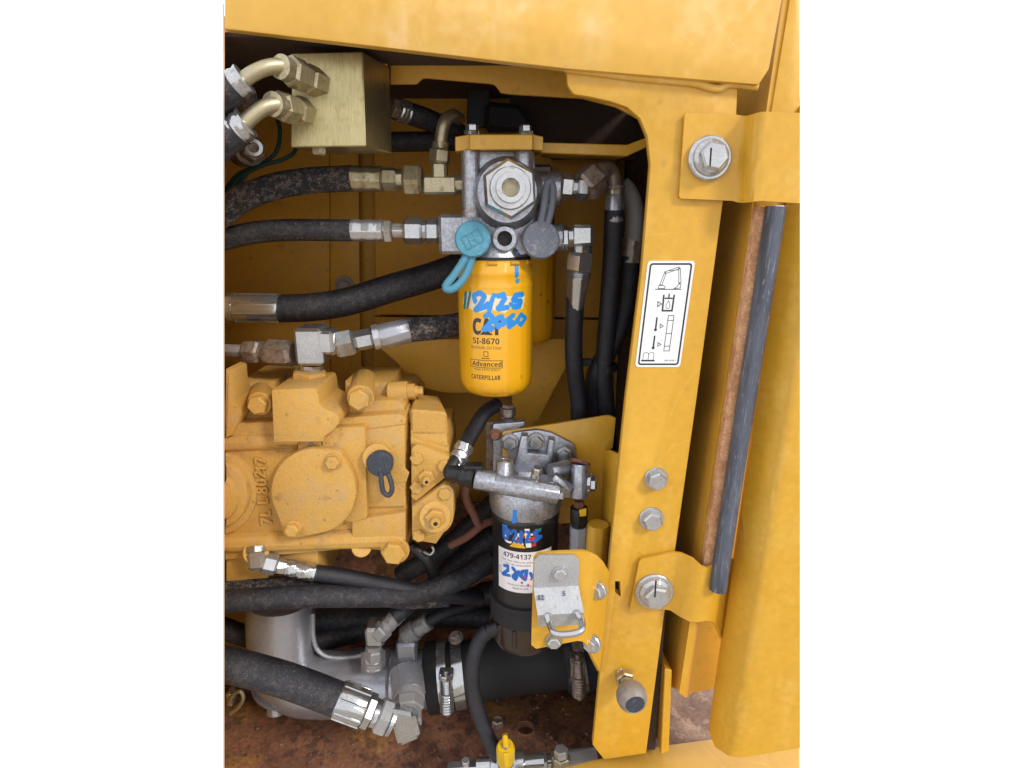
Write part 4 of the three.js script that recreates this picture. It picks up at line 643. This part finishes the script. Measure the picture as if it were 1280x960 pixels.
// ------------------------------------------------------------------ fuel filter
const ZFU = 0.765;
{
  const b = thing('filter_bracket', 'yellow steel bracket carrying the fuel filter, fixed to the post', 'bracket');
  part(b, 'bracket_plate', plate([[628, 540, 3], [700, 529], [762, 519, 5], [770, 523], [766, 560], [756, 570], [756, 650], [700, 655], [628, 600]], 0.79, 0.005, 0.001), M.paint);
  part(b, 'side_flange', sheet([[754, 566, 750, 664, 0.79], [757, 563, 752, 666, 0.775], [761, 563, 755, 668, 0.755], [768, 566, 761, 669, 0.74], [774, 568, 765, 668, 0.735]], 0.004, 8, 0.9), M.paint);
  part(b, 'pivot_tube', turn(at(748, 655, 0.735), at(744, 712, 0.735), prof.round(0.015), 30), M.paint);

  const h = thing('fuel_manifold', 'cast aluminium fuel filter manifold bolted to the yellow bracket', 'manifold');
  const ax = at(657, 600, ZFU).x, yAt = (py, z) => at(657, py, z).y;
  const cy = (a, c, r, n = 26) => turn(at(...a), at(...c), prof.round(r * sc(at(...a))), n, 0.6);
  const yR0 = yAt(652, 0.72), yR1 = yAt(618, 0.72), rr = 45 * sc(at(657, 640, ZFU));
  part(h, 'casting', merge([
    plate([[616, 530, 3], [656, 527], [656, 532], [632, 542], [632, 590], [616, 590]], 0.80, 0.02, 0.002),
    plate([[628, 552, 5], [640, 541, 4], [672, 537, 5], [690, 541], [719, 556, 5], [722, 578, 4], [690, 585], [640, 582]], 0.783, 0.02, 0.003),
    plate([[643, 583], [652, 545], [660, 545], [660, 566], [683, 568], [686, 549], [694, 551], [688, 592], [640, 592]], 0.768, 0.03, 0.003),
    turn(V(ax, yR0, -ZFU), V(ax, yR1, -ZFU), [[0, 0], [0, rr * 0.96], [0.25, rr], [0.7, rr], [1, rr * 0.9], [1, 0]], 52, 0.6),
    turn(V(ax, yR1 - 0.002, -ZFU), V(ax, yR1 + 0.02, -ZFU), [[0, 0], [0, rr * 0.88], [0.5, rr * 0.6], [1, rr * 0.4], [1, 0]], 44, 0.6),
    cy([594, 598, 0.725], [622, 604, 0.722], 13), cy([618, 603, 0.722], [698, 617, 0.715], 13.5), block(664, 604, 694, 628, 0.712, 0.03, 0.003),
    cy([630, 606, 0.722], [631, 578, 0.735], 11), cy([724, 622, 0.735], [726, 580, 0.745], 11.5), plate([[700, 622], [717, 596], [730, 596], [730, 624]], 0.74, 0.02, 0.002),
    cy([688, 590, 0.745], [712, 584, 0.76], 10), cy([690, 596, 0.735], [712, 612, 0.735], 8),
  ]), M.alu);
  for (const [x, y] of [[637, 552], [670, 551], [705, 568]]) bolt(h, x, y, 0.783, 9.5, { wr: 1.2, mat: M.zinc });
  part(h, 'port_plug', ring(at(631, 579, 0.735), V(0.02, 1, 0.35).normalize(), 0.0115, 0.006, 0.003), M.aluS); part(h, 'port_plug', turn(at(725, 580, 0.746), at(726, 576, 0.748), prof.round(0.0135), 28), M.redw);
  bolt(h, 670, 594, 0.722, 6.5, { dir: V(0.15, 1, 0.2), wr: 1, h: 9, mat: M.zinc }); bolt(h, 697, 617, 0.714, 8, { dir: V(1, -0.1, 0.25), h: 6, wr: 1.2, mat: M.zinc }); bolt(h, 737, 604, 0.738, 10, { dir: V(1, 0, 0.25), h: 6, wr: 1.3, mat: M.zinc });
  part(h, 'paint_mark', plate([[641, 638], [646, 638], [645, 654], [640, 654]], { p: V(ax - 0.012, 0, -ZFU + rr * 0.985), n: V(-0.24, 0, 1).normalize() }, 0.001, 0), M.blue);

  const f = thing('fuel_filter', 'black fuel filter with white label below the aluminium head', 'filter');
  const r = 43 * sc(at(657, 690, 0.72)), top = V(ax, yR0 + 0.001, -ZFU), L = top.y - yAt(766, 0.72), W = 2048, H = Math.round(W * L / (2 * Math.PI * r)), mm = W / (2 * Math.PI * r), K = sc(at(657, 700, 0.725));
  const Y = py => (top.y - yAt(py, 0.72)) / L * H, X = px => W / 2 + Math.asin(clamp((px - 657) / 43.5, -1, 1)) * r * mm, U = mm * K;
  const t = canTexture(W, H, c => {
    c.fillStyle = '#1b1c1f'; c.fillRect(0, 0, W, H); let q = 9; const R = () => { q = (q * 16807) % 2147483647; return q / 2147483647; };
    for (let i = 0; i < 300; i++) { c.fillStyle = `rgba(90,82,78,${0.08 * R()})`; c.beginPath(); c.ellipse(R() * W, R() * H, 4 + 40 * R() ** 2, 3 + 16 * R() ** 2, R() * 3, 0, 7); c.fill(); }
    const x0 = X(622), x1 = X(690);
    c.fillStyle = '#0b0b0d'; c.fillRect(x0, Y(657), x1 - x0, Y(690) - Y(657)); c.fillStyle = '#e9e7ea'; c.fillRect(x0, Y(690), x1 - x0, Y(741) - Y(690));
    const fl = (col, p) => { c.fillStyle = col; c.beginPath(); p.forEach((q, i) => i ? c.lineTo(X(q[0]), Y(q[1])) : c.moveTo(X(q[0]), Y(q[1]))); c.closePath(); c.fill(); };
    c.fillStyle = '#f2f2f2'; c.font = `bold ${22 * U}px sans-serif`; c.textAlign = 'center'; c.save(); c.translate(X(646), Y(681)); c.scale(1.0, 1); c.fillText('CAT', 0, 0); c.restore();
    fl('#e9b526', [[636, 685], [646, 673], [657, 685]]); fl('#c8342c', [[643, 677], [646, 672], [649, 677]]); fl('#2f74c9', [[628, 659], [634, 659], [634, 672], [628, 672]]); fl('#f0f0f0', [[655, 660], [661, 660], [664, 684], [657, 684]]); fl('#d3312f', [[660, 672], [668, 670], [669, 676], [661, 678]]); fl('#d3312f', [[652, 666], [655, 666], [655, 672], [652, 672]]); fl('#2e8b57', [[668, 661], [676, 661], [676, 665], [668, 665]]); fl('#c22b3a', [[664, 679], [670, 679], [670, 683], [664, 683]]);
    c.fillStyle = '#26272b'; c.font = `bold ${9 * U}px sans-serif`; c.fillText('479-4137', X(645), Y(699)); c.font = `${3.6 * U}px sans-serif`; c.fillText('Fuel Filter / Filtre de carburant', X(648), Y(704)); c.fillText('Filtro de combustible', X(646), Y(708)); c.fillText('Advanced efficiency', X(648), Y(733)); c.fillText('Made in USA', X(650), Y(737));
    c.strokeStyle = '#26272b'; c.lineWidth = 0.6 * U; c.strokeRect(X(623), Y(714), 3 * U, 9 * U);
    const B = '#1e66c4', Z = (p, w = 4) => brushStroke(c, p.map(q => [X(q[0]), Y(q[1])]), w * U, B);
    Z([[628, 663], [629, 676], [633, 677], [636, 664]]); Z([[638, 668], [642, 663], [645, 667], [641, 676], [646, 678]]); Z([[651, 664], [650, 678]], 5); Z([[657, 664], [661, 666], [657, 677], [664, 677]]); Z([[674, 664], [667, 666], [672, 671], [668, 677], [676, 672]], 5);
    Z([[629, 712], [634, 710], [634, 716], [627, 723], [636, 722]], 4.4); Z([[640, 711], [645, 716], [640, 722], [644, 725], [648, 714]], 4.4); Z([[652, 714], [658, 713], [656, 724], [651, 720], [652, 714]], 5); Z([[663, 716], [666, 722], [670, 716], [671, 726]], 4.4);
    for (const [x, y] of [[652, 728], [656, 721], [660, 731], [664, 724], [667, 734]]) { c.fillStyle = '#c9314f'; c.beginPath(); c.arc(X(x), Y(y), 1.6 * U, 0, 7); c.fill(); }
  });
  part(f, 'canister', canister(top, L, [[0, 0], [0, r * 1.0], [0.004, r * 1.01], [0.012, r], [L - 0.014, r], [L - 0.012, r * 1.03], [L - 0.004, r * 1.03], [L, r * 0.97], [L, 0]]), PH({ map: t, roughness: 0.42, clearcoat: 0.2, clearcoatRoughness: 0.3 }));
  const bt = V(ax, top.y - L, -ZFU), B = n => bt.clone().add(V(0, -n, 0)), Lb = bt.y - yAt(820, 0.73), w = r * 1.09;
  part(f, 'bowl_collar', turn(B(Lb * 0.34), B(-0.006), [[0, 0], [0, w], [0.5, w], [0.55, w * 0.985], [0.8, w * 0.985], [0.86, w * 1.02], [1, w], [1, r * 0.9]], 52, 0.6), M.blackM);
  const bowl = part(f, 'bowl', turn(B(Lb), B(Lb * 0.34), [[0, 0], [0, w * 0.66], [0.12, w * 0.86], [0.35, w * 0.95], [1, w * 0.97], [1, 0]], 52, 0.6), M.bowl);
  for (let i = 0; i < 12; i++) { const a = i / 12 * 6.283 + 0.2, d = V(Math.sin(a), 0, Math.cos(a)).multiplyScalar(w * 0.97); part(bowl, 'grip_rib', turn(B(Lb * 0.72).add(d), B(Lb * 0.36).add(d), prof.round(0.003), 8), M.bowl); }
  part(f, 'drain_valve', piece(B(Lb), B(Lb + 0.02), 'hex', 8), M.black);
  part(f, 'drain_spigot', turn(at(610, 789, 0.74), at(624, 784, 0.74), prof.round(0.011), 20), M.black);

  const c = thing('cable_connector', 'ribbed black connector with elbow hose at the fuel filter head', 'connector');
  chain(c, [560, 590, 0.735], [594, 597, 0.726], [['elbow', 14, 'round', 11], ['coupling', 17, 'ferrule', 13.5]], M.black);
  part(c, 'locking_clip', block(578, 584, 604, 592, 0.722, 0.02, 0.002), M.black);
  part(c, 'elbow_boot', tube([[572, 572, 0.75], [566, 582, 0.74], [563, 592, 0.735], [572, 594, 0.733]], 9, 30), M.black);
  const t1 = hose('short black fuel hose from behind filter to ribbed connector', [[622, 505, 0.84], [606, 516, 0.82], [592, 538, 0.79], [582, 556, 0.765], [576, 568, 0.752]], 9.5, M.hoseC, 'fuel hoses');
  chain(t1, [582, 556, 0.763], [568, 584, 0.745], [['crimp_sleeve', 1, 'ferrule', 12, M.zinc]]);
  const s = thing('drain_sensor', 'black sensor plug with yellow tab and grey ribbed boot', 'sensor');
  chain(s, [724, 626, 0.745], [723, 686, 0.745], [['plug_top', 8, 'hex', 7, M.redw], ['plug_body', 18, 'round', 11, M.black], ['plug_neck', 6, 'round', 9, M.black], ['boot', 30, 'ferrule', 11.5, M.boot]]);
  part(s, 'yellow_tab', plate([[724, 638], [733, 636], [733, 645], [725, 646]], 0.728, 0.003, 0.0006), M.yellowP);
  const v = thing('bleed_valve', 'small dusty bleed valve on grey tab under the yellow filter', 'valve');
  part(v, 'tab', plate([[607, 528, 2], [655, 524, 2], [655, 548], [608, 600]], 0.83, 0.004, 0.001), M.grime); chain(v, [634, 526, 0.83], [635, 505, 0.83], [['nut', 8, 'hex', 9], ['stem', 12, 'round', 10], ['cap', 5, 'hex', 8]], M.grime);
  bolt(v, 619, 543, 0.80, 6, { mat: M.redw, wm: M.redw });
}

// ------------------------------------------------------------------ lower half: intake elbow, coupling, hoses, valve
{
  const e = thing('intake_elbow', 'silver cast intake elbow lying on the rusty floor', 'pipe elbow');
  const P = a => at(...a), k = sc(P([350, 800, 0.87]));
  const rPipe = 40 * k, c0 = P([350, 745, 0.87]), c1 = P([352, 812, 0.87]), pth = [c0, P([350, 775, 0.87]), c1, P([357, 838, 0.87]), P([376, 852, 0.868]), P([405, 855, 0.866]), P([460, 852, 0.864]), P([500, 850, 0.862])];
  part(e, 'elbow_casting', merge([boxUV(tubeG(pth, rPipe, 80, 36)), turn(P([488, 850, 0.862]), P([538, 848, 0.86]), [[0, 0], [0, rPipe * 0.9], [0.12, rPipe * 1.03], [0.16, rPipe * 0.97], [0.62, rPipe * 0.97], [0.66, rPipe * 0.86], [1, rPipe * 0.86], [1, 0]], 44, 0.6),
    turn(P([467, 838, 0.82]), P([467, 812, 0.835]), prof.round(15 * k), 28), turn(P([508, 838, 0.80]), P([511, 870, 0.76]), prof.round(19 * k), 28), block(494, 806, 522, 836, 0.85, 0.03, 0.004),
    turn(P([345, 880, 0.86]), P([344, 892, 0.855]), prof.round(11 * k), 20), turn(P([356, 850, 0.868]), P([356, 851, 0.8685]), [[0, 0], [0, rPipe], [1, rPipe], [1, 0]], 24)]), M.silver);
  part(e, 'casting_seam', tube([[391, 766, 0.868], [392, 798, 0.866], [397, 812, 0.864], [408, 820, 0.862], [430, 822, 0.862], [456, 818, 0.862]], 3, 40), M.silver);

  const G = 'hoses in the lower half';
  let t = hose('short dark hose with dull square elbow on top of the intake', [[492, 772, 0.80], [504, 762, 0.81], [520, 750, 0.84]], 10, M.hoseC, G);
  chain(t, [467, 834, 0.82], [467, 806, 0.825], [['base', 8, 'round', 13], ['nut', 12, 'hex', 12], ['neck', 5, 'round', 10]], M.grey);
  part(t, 'elbow_body', block(455, 787, 480, 810, 0.805, 0.035, 0.004), M.zinc); chain(t, [472, 794, 0.815], [500, 766, 0.812], [['nut', 12, 'hex', 12], ['crimp_sleeve', 20, 'ferrule', 10]], M.grey);
  t = hose('grey elbow fitting with stub hose at the collar of the intake', null, 0, null, G);
  chain(t, [508, 812, 0.87], [510, 790, 0.87], [['neck', 10, 'round', 13], ['nut', 10, 'hex', 13]], M.silver); chain(t, [506, 796, 0.87], [536, 776, 0.875], [['elbow', 14, 'round', 13], ['crimp_sleeve', 16, 'ferrule', 11]], M.grey); part(t, 'rubber_tube', tube([[532, 778, 0.875], [555, 766, 0.89], [590, 755, 0.92]], 8, 20), M.hoseC);

  t = hose('large grey black hose with bright sleeve running to the bottom elbow', [[281, 830, 0.70], [315, 838, 0.70], [360, 851, 0.70], [430, 877, 0.70]], 21, M.hose, G);
  chain(t, [422, 873, 0.70], [492, 900, 0.70], [['crimp_sleeve', 36, 'round', 22, M.zinc], ['hex_collar', 11, 'hex', 21, M.zinc], ['neck', 6, 'round', 17], ['swivel_nut', 16, 'hex', 22, M.zincB], ['rim', 5, 'round', 20, M.zinc]]);
  part(t, 'elbow_body', hexa([[484, 886], [518, 892], [526, 922], [498, 934]], 0.69, [[490, 876], [524, 882], [528, 915], [500, 926]], 0.74, 0.006), M.zinc);
  chain(t, [510, 905, 0.715], [511, 868, 0.76], [['neck', 14, 'round', 17], ['base_nut', 14, 'hex', 19], ['rim', 6, 'round', 20]], M.grey);
  for (let i = 0; i < 8; i++) { const a = i / 8 * 6.283, A = at(424, 874, 0.70), B = at(456, 886, 0.70), ax = B.clone().sub(A).normalize(), u = V(0, 0, 1), w = ax.clone().cross(u).normalize(), R = 22 * sc(A), o = u.clone().multiplyScalar(Math.cos(a) * R).addScaledVector(w, Math.sin(a) * R); part(t.children[1], 'crimp_ridge', turn(A.clone().add(o), B.clone().add(o), prof.round(0.0018), 6), M.zinc); }

  t = hose('slim black hose on the bright elbow under the pump', [[388, 715, 0.755], [430, 721, 0.76], [480, 731, 0.775], [540, 742, 0.80], [600, 748, 0.85]], 10, M.hoseC, G);
  part(t, 'elbow_body', hexa([[307, 692], [331, 690], [330, 713], [309, 715]], 0.725, [[311, 686], [332, 685], [332, 708], [313, 709]], 0.755, 0.005), M.zincB);
  part(t, 'elbow_collar', piece(at(321, 690, 0.738), at(321, 682, 0.742), 'round', 12), M.zinc);
  chain(t, [328, 703, 0.738], [394, 716, 0.755], [['swivel_nut', 16, 'hex', 13, M.zincB], ['neck', 9, 'round', 10], ['crimp_sleeve', 34, 'ferrule', 10.5, M.zinc]]);
  hose('scuffed black hose stretched level across the silver intake', [[281, 752, 0.735], [340, 748, 0.74], [400, 745, 0.745], [460, 745, 0.76], [520, 742, 0.79], [580, 722, 0.83], [612, 700, 0.86]], 14, M.hose, G, 90);
  hose('dusty hose lying on the scuffed hose below the pump', [[281, 738, 0.76], [340, 732, 0.765], [420, 735, 0.77], [500, 750, 0.79], [560, 748, 0.82]], 11, M.hoseD, G, 90);
  const dk = [['black hose sloping behind the elbow fitting of the intake', [[380, 806, 0.93], [440, 790, 0.94], [520, 768, 0.95], [620, 740, 0.97]], 14], ['black hose low behind the silver intake', [[395, 775, 0.95], [480, 772, 0.95], [560, 770, 0.96], [640, 775, 0.97]], 14], ['dark hose rising behind the fuel filter', [[540, 738, 0.90], [580, 700, 0.90], [620, 672, 0.91], [650, 660, 0.92]], 15], ['dark hose crossing under the pump end plate', [[500, 720, 0.88], [550, 690, 0.88], [600, 645, 0.90], [625, 620, 0.92]], 12], ['shaded hose next to the end plate of the pump', [[560, 730, 0.93], [590, 712, 0.93], [640, 690, 0.94]], 15], ['black hose end lying left of the silver intake', [[281, 786, 0.90], [298, 792, 0.90], [325, 800, 0.92]], 13]];
  for (const [l, q, r] of dk) hose(l, q, r, M.hose, 'dark hoses deep behind the fuel filter', 50);
  const rw = [['dusty brown wire sheath looping down beside the fuel filter', [[581, 606, 0.80], [583, 624, 0.80], [592, 642, 0.81], [600, 656, 0.82], [612, 652, 0.83], [630, 650, 0.85]], 5], ['dusty brown wire sheath sloping under the black hoses', [[562, 682, 0.84], [585, 670, 0.84], [602, 656, 0.84]], 5], ['dusty brown wire sheath in a shallow loop low behind fuel filter', [[555, 722, 0.86], [570, 733, 0.86], [590, 730, 0.86], [604, 718, 0.87]], 4]];
  for (const [l, q, r] of rw) { const w = thing('wire_sheath', l, 'wire', 'brown wire sheaths'); part(w, 'sheath', tube(q, r, 40), M.redw); }
  const wr = thing('wire_clip', 'pale looped wire clip on black sheath under the pump', 'clip'); part(wr, 'clip_loop', tube([[530, 690, 0.79], [538, 693, 0.785], [542, 688, 0.785], [540, 683, 0.785]], 1.6, 24), M.zincB); part(wr, 'sheath', tube([[512, 682, 0.80], [524, 690, 0.80], [534, 700, 0.80], [540, 716, 0.82]], 7, 30), M.black);

  // rubber coupling with clamps and the black duct
  const d = thing('rubber_duct', 'wide black rubber duct coupled to the silver intake elbow', 'duct');
  const kd = sc(at(560, 840, 0.86)), rd = 37 * kd;
  part(d, 'duct_tube', tubeG(P3([[534, 846, 0.86], [590, 838, 0.865], [650, 828, 0.87], [700, 822, 0.875], [760, 815, 0.88]]), rd, 60, 36, 0.2), M.blackM);
  part(d, 'coupling_cuff', turn(at(535, 847, 0.86), at(556, 844, 0.862), [[0, 0], [0, rd * 1.12], [0.1, rd * 1.15], [0.9, rd * 1.13], [1, rd * 1.06], [1, 0]], 44), M.blackM);
  part(d, 'coupling_cuff', turn(at(704, 824, 0.875), at(748, 817, 0.88), [[0, 0], [0, rd * 1.06], [0.1, rd * 1.1], [0.9, rd * 1.1], [1, rd * 1.02], [1, 0]], 44), M.hoseD);
  const clamp = (a, b, px, label, m, r) => { const c = thing('hose_clamp', label, 'clamp', 'spring loaded hose clamps'); part(c, 'band', turn(at(...a), at(...b), [[0, 0.9 * r], [0, r], [1, r], [1, 0.9 * r]], 48), m);
    const [x, y0, z] = px; chain(c, [x, y0, z], [x + 2, y0 + 56, z], [['bolt_end', 5, 'round', 3], ['trunnion', 6, 'hex', 7], ['bolt_shank', 16, 'thread', 6], ['spring', 24, 'spring', 9], ['bolt_tip', 5, 'hex', 4]], m); part(c, 'bridge', block(x - 9, y0 + 6, x + 9, y0 + 14, z + 0.003, 0.02, 0.002), m); part(c, 'bridge_arm', block(x - 8, y0 + 10, x - 5, y0 + 34, z, 0.012, 0.001), m); part(c, 'bridge_arm', block(x + 5, y0 + 10, x + 8, y0 + 34, z, 0.012, 0.001), m); };
  clamp([551, 845, 0.861], [562, 843.5, 0.862], [557, 838, 0.80], 'bright spring hose clamp with hanging bolt on the intake coupling', M.zinc, rd * 1.16);
  { const c = thing('hose_clamp', 'plain steel band clamp with small screw next to the spring clamp', 'clamp'); part(c, 'band', turn(at(567, 843, 0.862), at(580, 841, 0.864), [[0, 0.9 * rd], [0, rd * 1.1], [1, rd * 1.1], [1, 0.9 * rd]], 48), M.zinc); bolt(c, 570, 797, 0.85, 6, { dir: V(-0.2, 1, 0.3), mat: M.grime, wm: M.grime, wr: 1.5 }); }
  clamp([716, 822, 0.876], [728, 820, 0.877], [722, 818, 0.81], 'dusty spring hose clamp at the shaded far end of the duct', M.grime, rd * 1.12);

  t = hose('black drain hose curving down from fuel filter to yellow valve', [[612, 787, 0.74], [602, 797, 0.74], [593, 818, 0.735], [590, 848, 0.73], [596, 885, 0.725], [607, 915, 0.72], [622, 945, 0.71]], 9.5, M.hoseC, G, 90);
  const v = thing('drain_valve', 'small drain valve with yellow wing handle at the floor edge', 'valve');
  part(v, 'valve_body', merge([turn(at(596, 958, 0.71), at(680, 954, 0.71), [[0, 0], [0, 0.012], [0.2, 0.012], [0.22, 0.016], [0.4, 0.016], [0.45, 0.019], [0.7, 0.019], [0.72, 0.013], [1, 0.013], [1, 0]], 20), turn(at(632, 962, 0.71), at(632, 938, 0.70), prof.round(0.014), 20)]), M.zinc);
  const hd = at(632, 940, 0.695); part(v, 'wing_handle', merge([turn(at(632, 950, 0.697), at(632, 932, 0.69), [[0, 0], [0, 0.0125], [0.8, 0.0135], [1, 0.011], [1, 0]], 24), hexa([[628, 920], [634, 919], [637, 938], [629, 938]], 0.685, [[628, 916], [634, 915], [636, 934], [629, 934]], 0.70, 0.002), hexa([[628, 942], [637, 942], [637, 960], [630, 960]], 0.675, [[628, 938], [637, 938], [637, 956], [630, 956]], 0.69, 0.002)]), M.yellowP);
  part(v, 'handle_screw', turn(at(632, 936, 0.69), at(632, 931, 0.689), prof.hex(0.006), 6), M.grime);
  const w = thing('pipe_fitting', 'bright nut and grey pipe union at the foot of the post', 'fitting');
  chain(w, [672, 953, 0.715], [745, 945, 0.725], [['union', 12, 'hex', 12, M.zinc], ['neck', 5, 'round', 8], ['union', 12, 'round', 13, M.olive], ['nut', 8, 'hex', 13, M.zinc], ['pipe', 40, 'round', 10, M.grey]]);
  chain(w, [703, 955, 0.70], [701, 936, 0.70], [['boss', 8, 'hex', 11, M.olive], ['nut', 8, 'hex', 9, M.zincB]]);
  const w2 = thing('pipe_fitting', 'small steel fitting tip poking up left of the yellow valve handle', 'fitting'); chain(w2, [584, 965, 0.72], [582, 950, 0.72], [['nut', 8, 'hex', 8, M.zincB], ['tip', 8, 'round', 5, M.zincB]]); chain(w2, [560, 962, 0.72], [600, 960, 0.72], [['union', 1, 'hex', 9, M.zinc]]);
  // floor details
  const fy = FLOOR_Y, fb = thing('floor_bolt', 'rusty hex bolt in the floor beside the drain hole', 'bolt');
  const q = onPlane(622, 908, yPlane(fy)), kk = sc(q); part(fb, 'washer', turn(q.clone().add(V(0, -0.001, 0)), q.clone().add(V(0, 0.004, 0)), prof.round(9.5 * kk), 28), M.rust); part(fb, 'hex_head', turn(q.clone().add(V(0, 0.003, 0)), q.clone().add(V(0, 0.016, 0)), [[0, 0], [0, 8 * kk], [0.8, 8 * kk], [1, 6.6 * kk], [1, 5 * kk], [0.7, 4 * kk], [0.7, 0]], 6, 0.3), M.grime);
  const fr = onPlane(657, 911, yPlane(fy)); const rim = thing('hole_rim', 'raised rusty ring round the drain hole in the floor', 'rim'); part(rim, 'ring', ring(fr.clone().add(V(0, -0.002, 0)), UPV, 12 * sc(fr), 9.6 * sc(fr), 0.005), M.rust);
  const cl = thing('wire_clamp', 'small yellowish clamp and cable at the corner by the added bulkhead', 'clamp');
  part(cl, 'clamp_loop', tube([[286, 880, 0.80], [292, 868, 0.80], [300, 864, 0.80], [304, 872, 0.80], [298, 884, 0.80], [288, 892, 0.80]], 2.6, 40), M.olive); part(cl, 'clamp_foot', block(281, 868, 290, 884, 0.80, 0.02, 0.002), M.olive);
}

// ------------------------------------------------------------------ grit on the floor and the step
{
  const g = new THREE.IcosahedronGeometry(1, 0), im = new THREE.InstancedMesh(g, S({ color: 0xffffff, roughness: 0.95 }), 420), m = new THREE.Matrix4(), c = new THREE.Color();
  for (let i = 0; i < 420; i++) {
    const px = 290 + 470 * rnd(), py = 868 + 92 * rnd(), q = onPlane(px, py, yPlane(FLOOR_Y)), s = 0.0008 + 0.0032 * rnd() ** 4;
    m.compose(q.add(V(0, s * 0.3, 0)), new THREE.Quaternion().setFromEuler(new THREE.Euler(rnd() * 6, rnd() * 6, rnd() * 6)), V(s, s * 0.7, s * (0.7 + 0.6 * rnd()))); im.setMatrixAt(i, m);
    const k = 0.5 + 0.8 * rnd(); c.setRGB(0.16 * k, 0.10 * k, 0.07 * k); im.setColorAt(i, c);
  }
  im.name = 'floor_grit'; im.userData = { kind: 'stuff', label: 'loose dirt grit scattered on the rusty floor', category: 'grit' }; im.castShadow = im.receiveShadow = true; scene.add(im);
}
// ------------------------------------------------------------------ every thing gets its base as its origin
scene.updateMatrixWorld(true);
for (const o of [...scene.children]) {
  if (!(o.isGroup || o.isMesh) || o.isInstancedMesh) continue;
  const b = new THREE.Box3().setFromObject(o); if (b.isEmpty()) continue;
  const c = V((b.min.x + b.max.x) / 2, b.min.y, (b.min.z + b.max.z) / 2);
  o.traverse(m => { if (m.isMesh) m.geometry.translate(-c.x, -c.y, -c.z); });
  o.position.copy(c);
}
renderer.render(scene, camera);
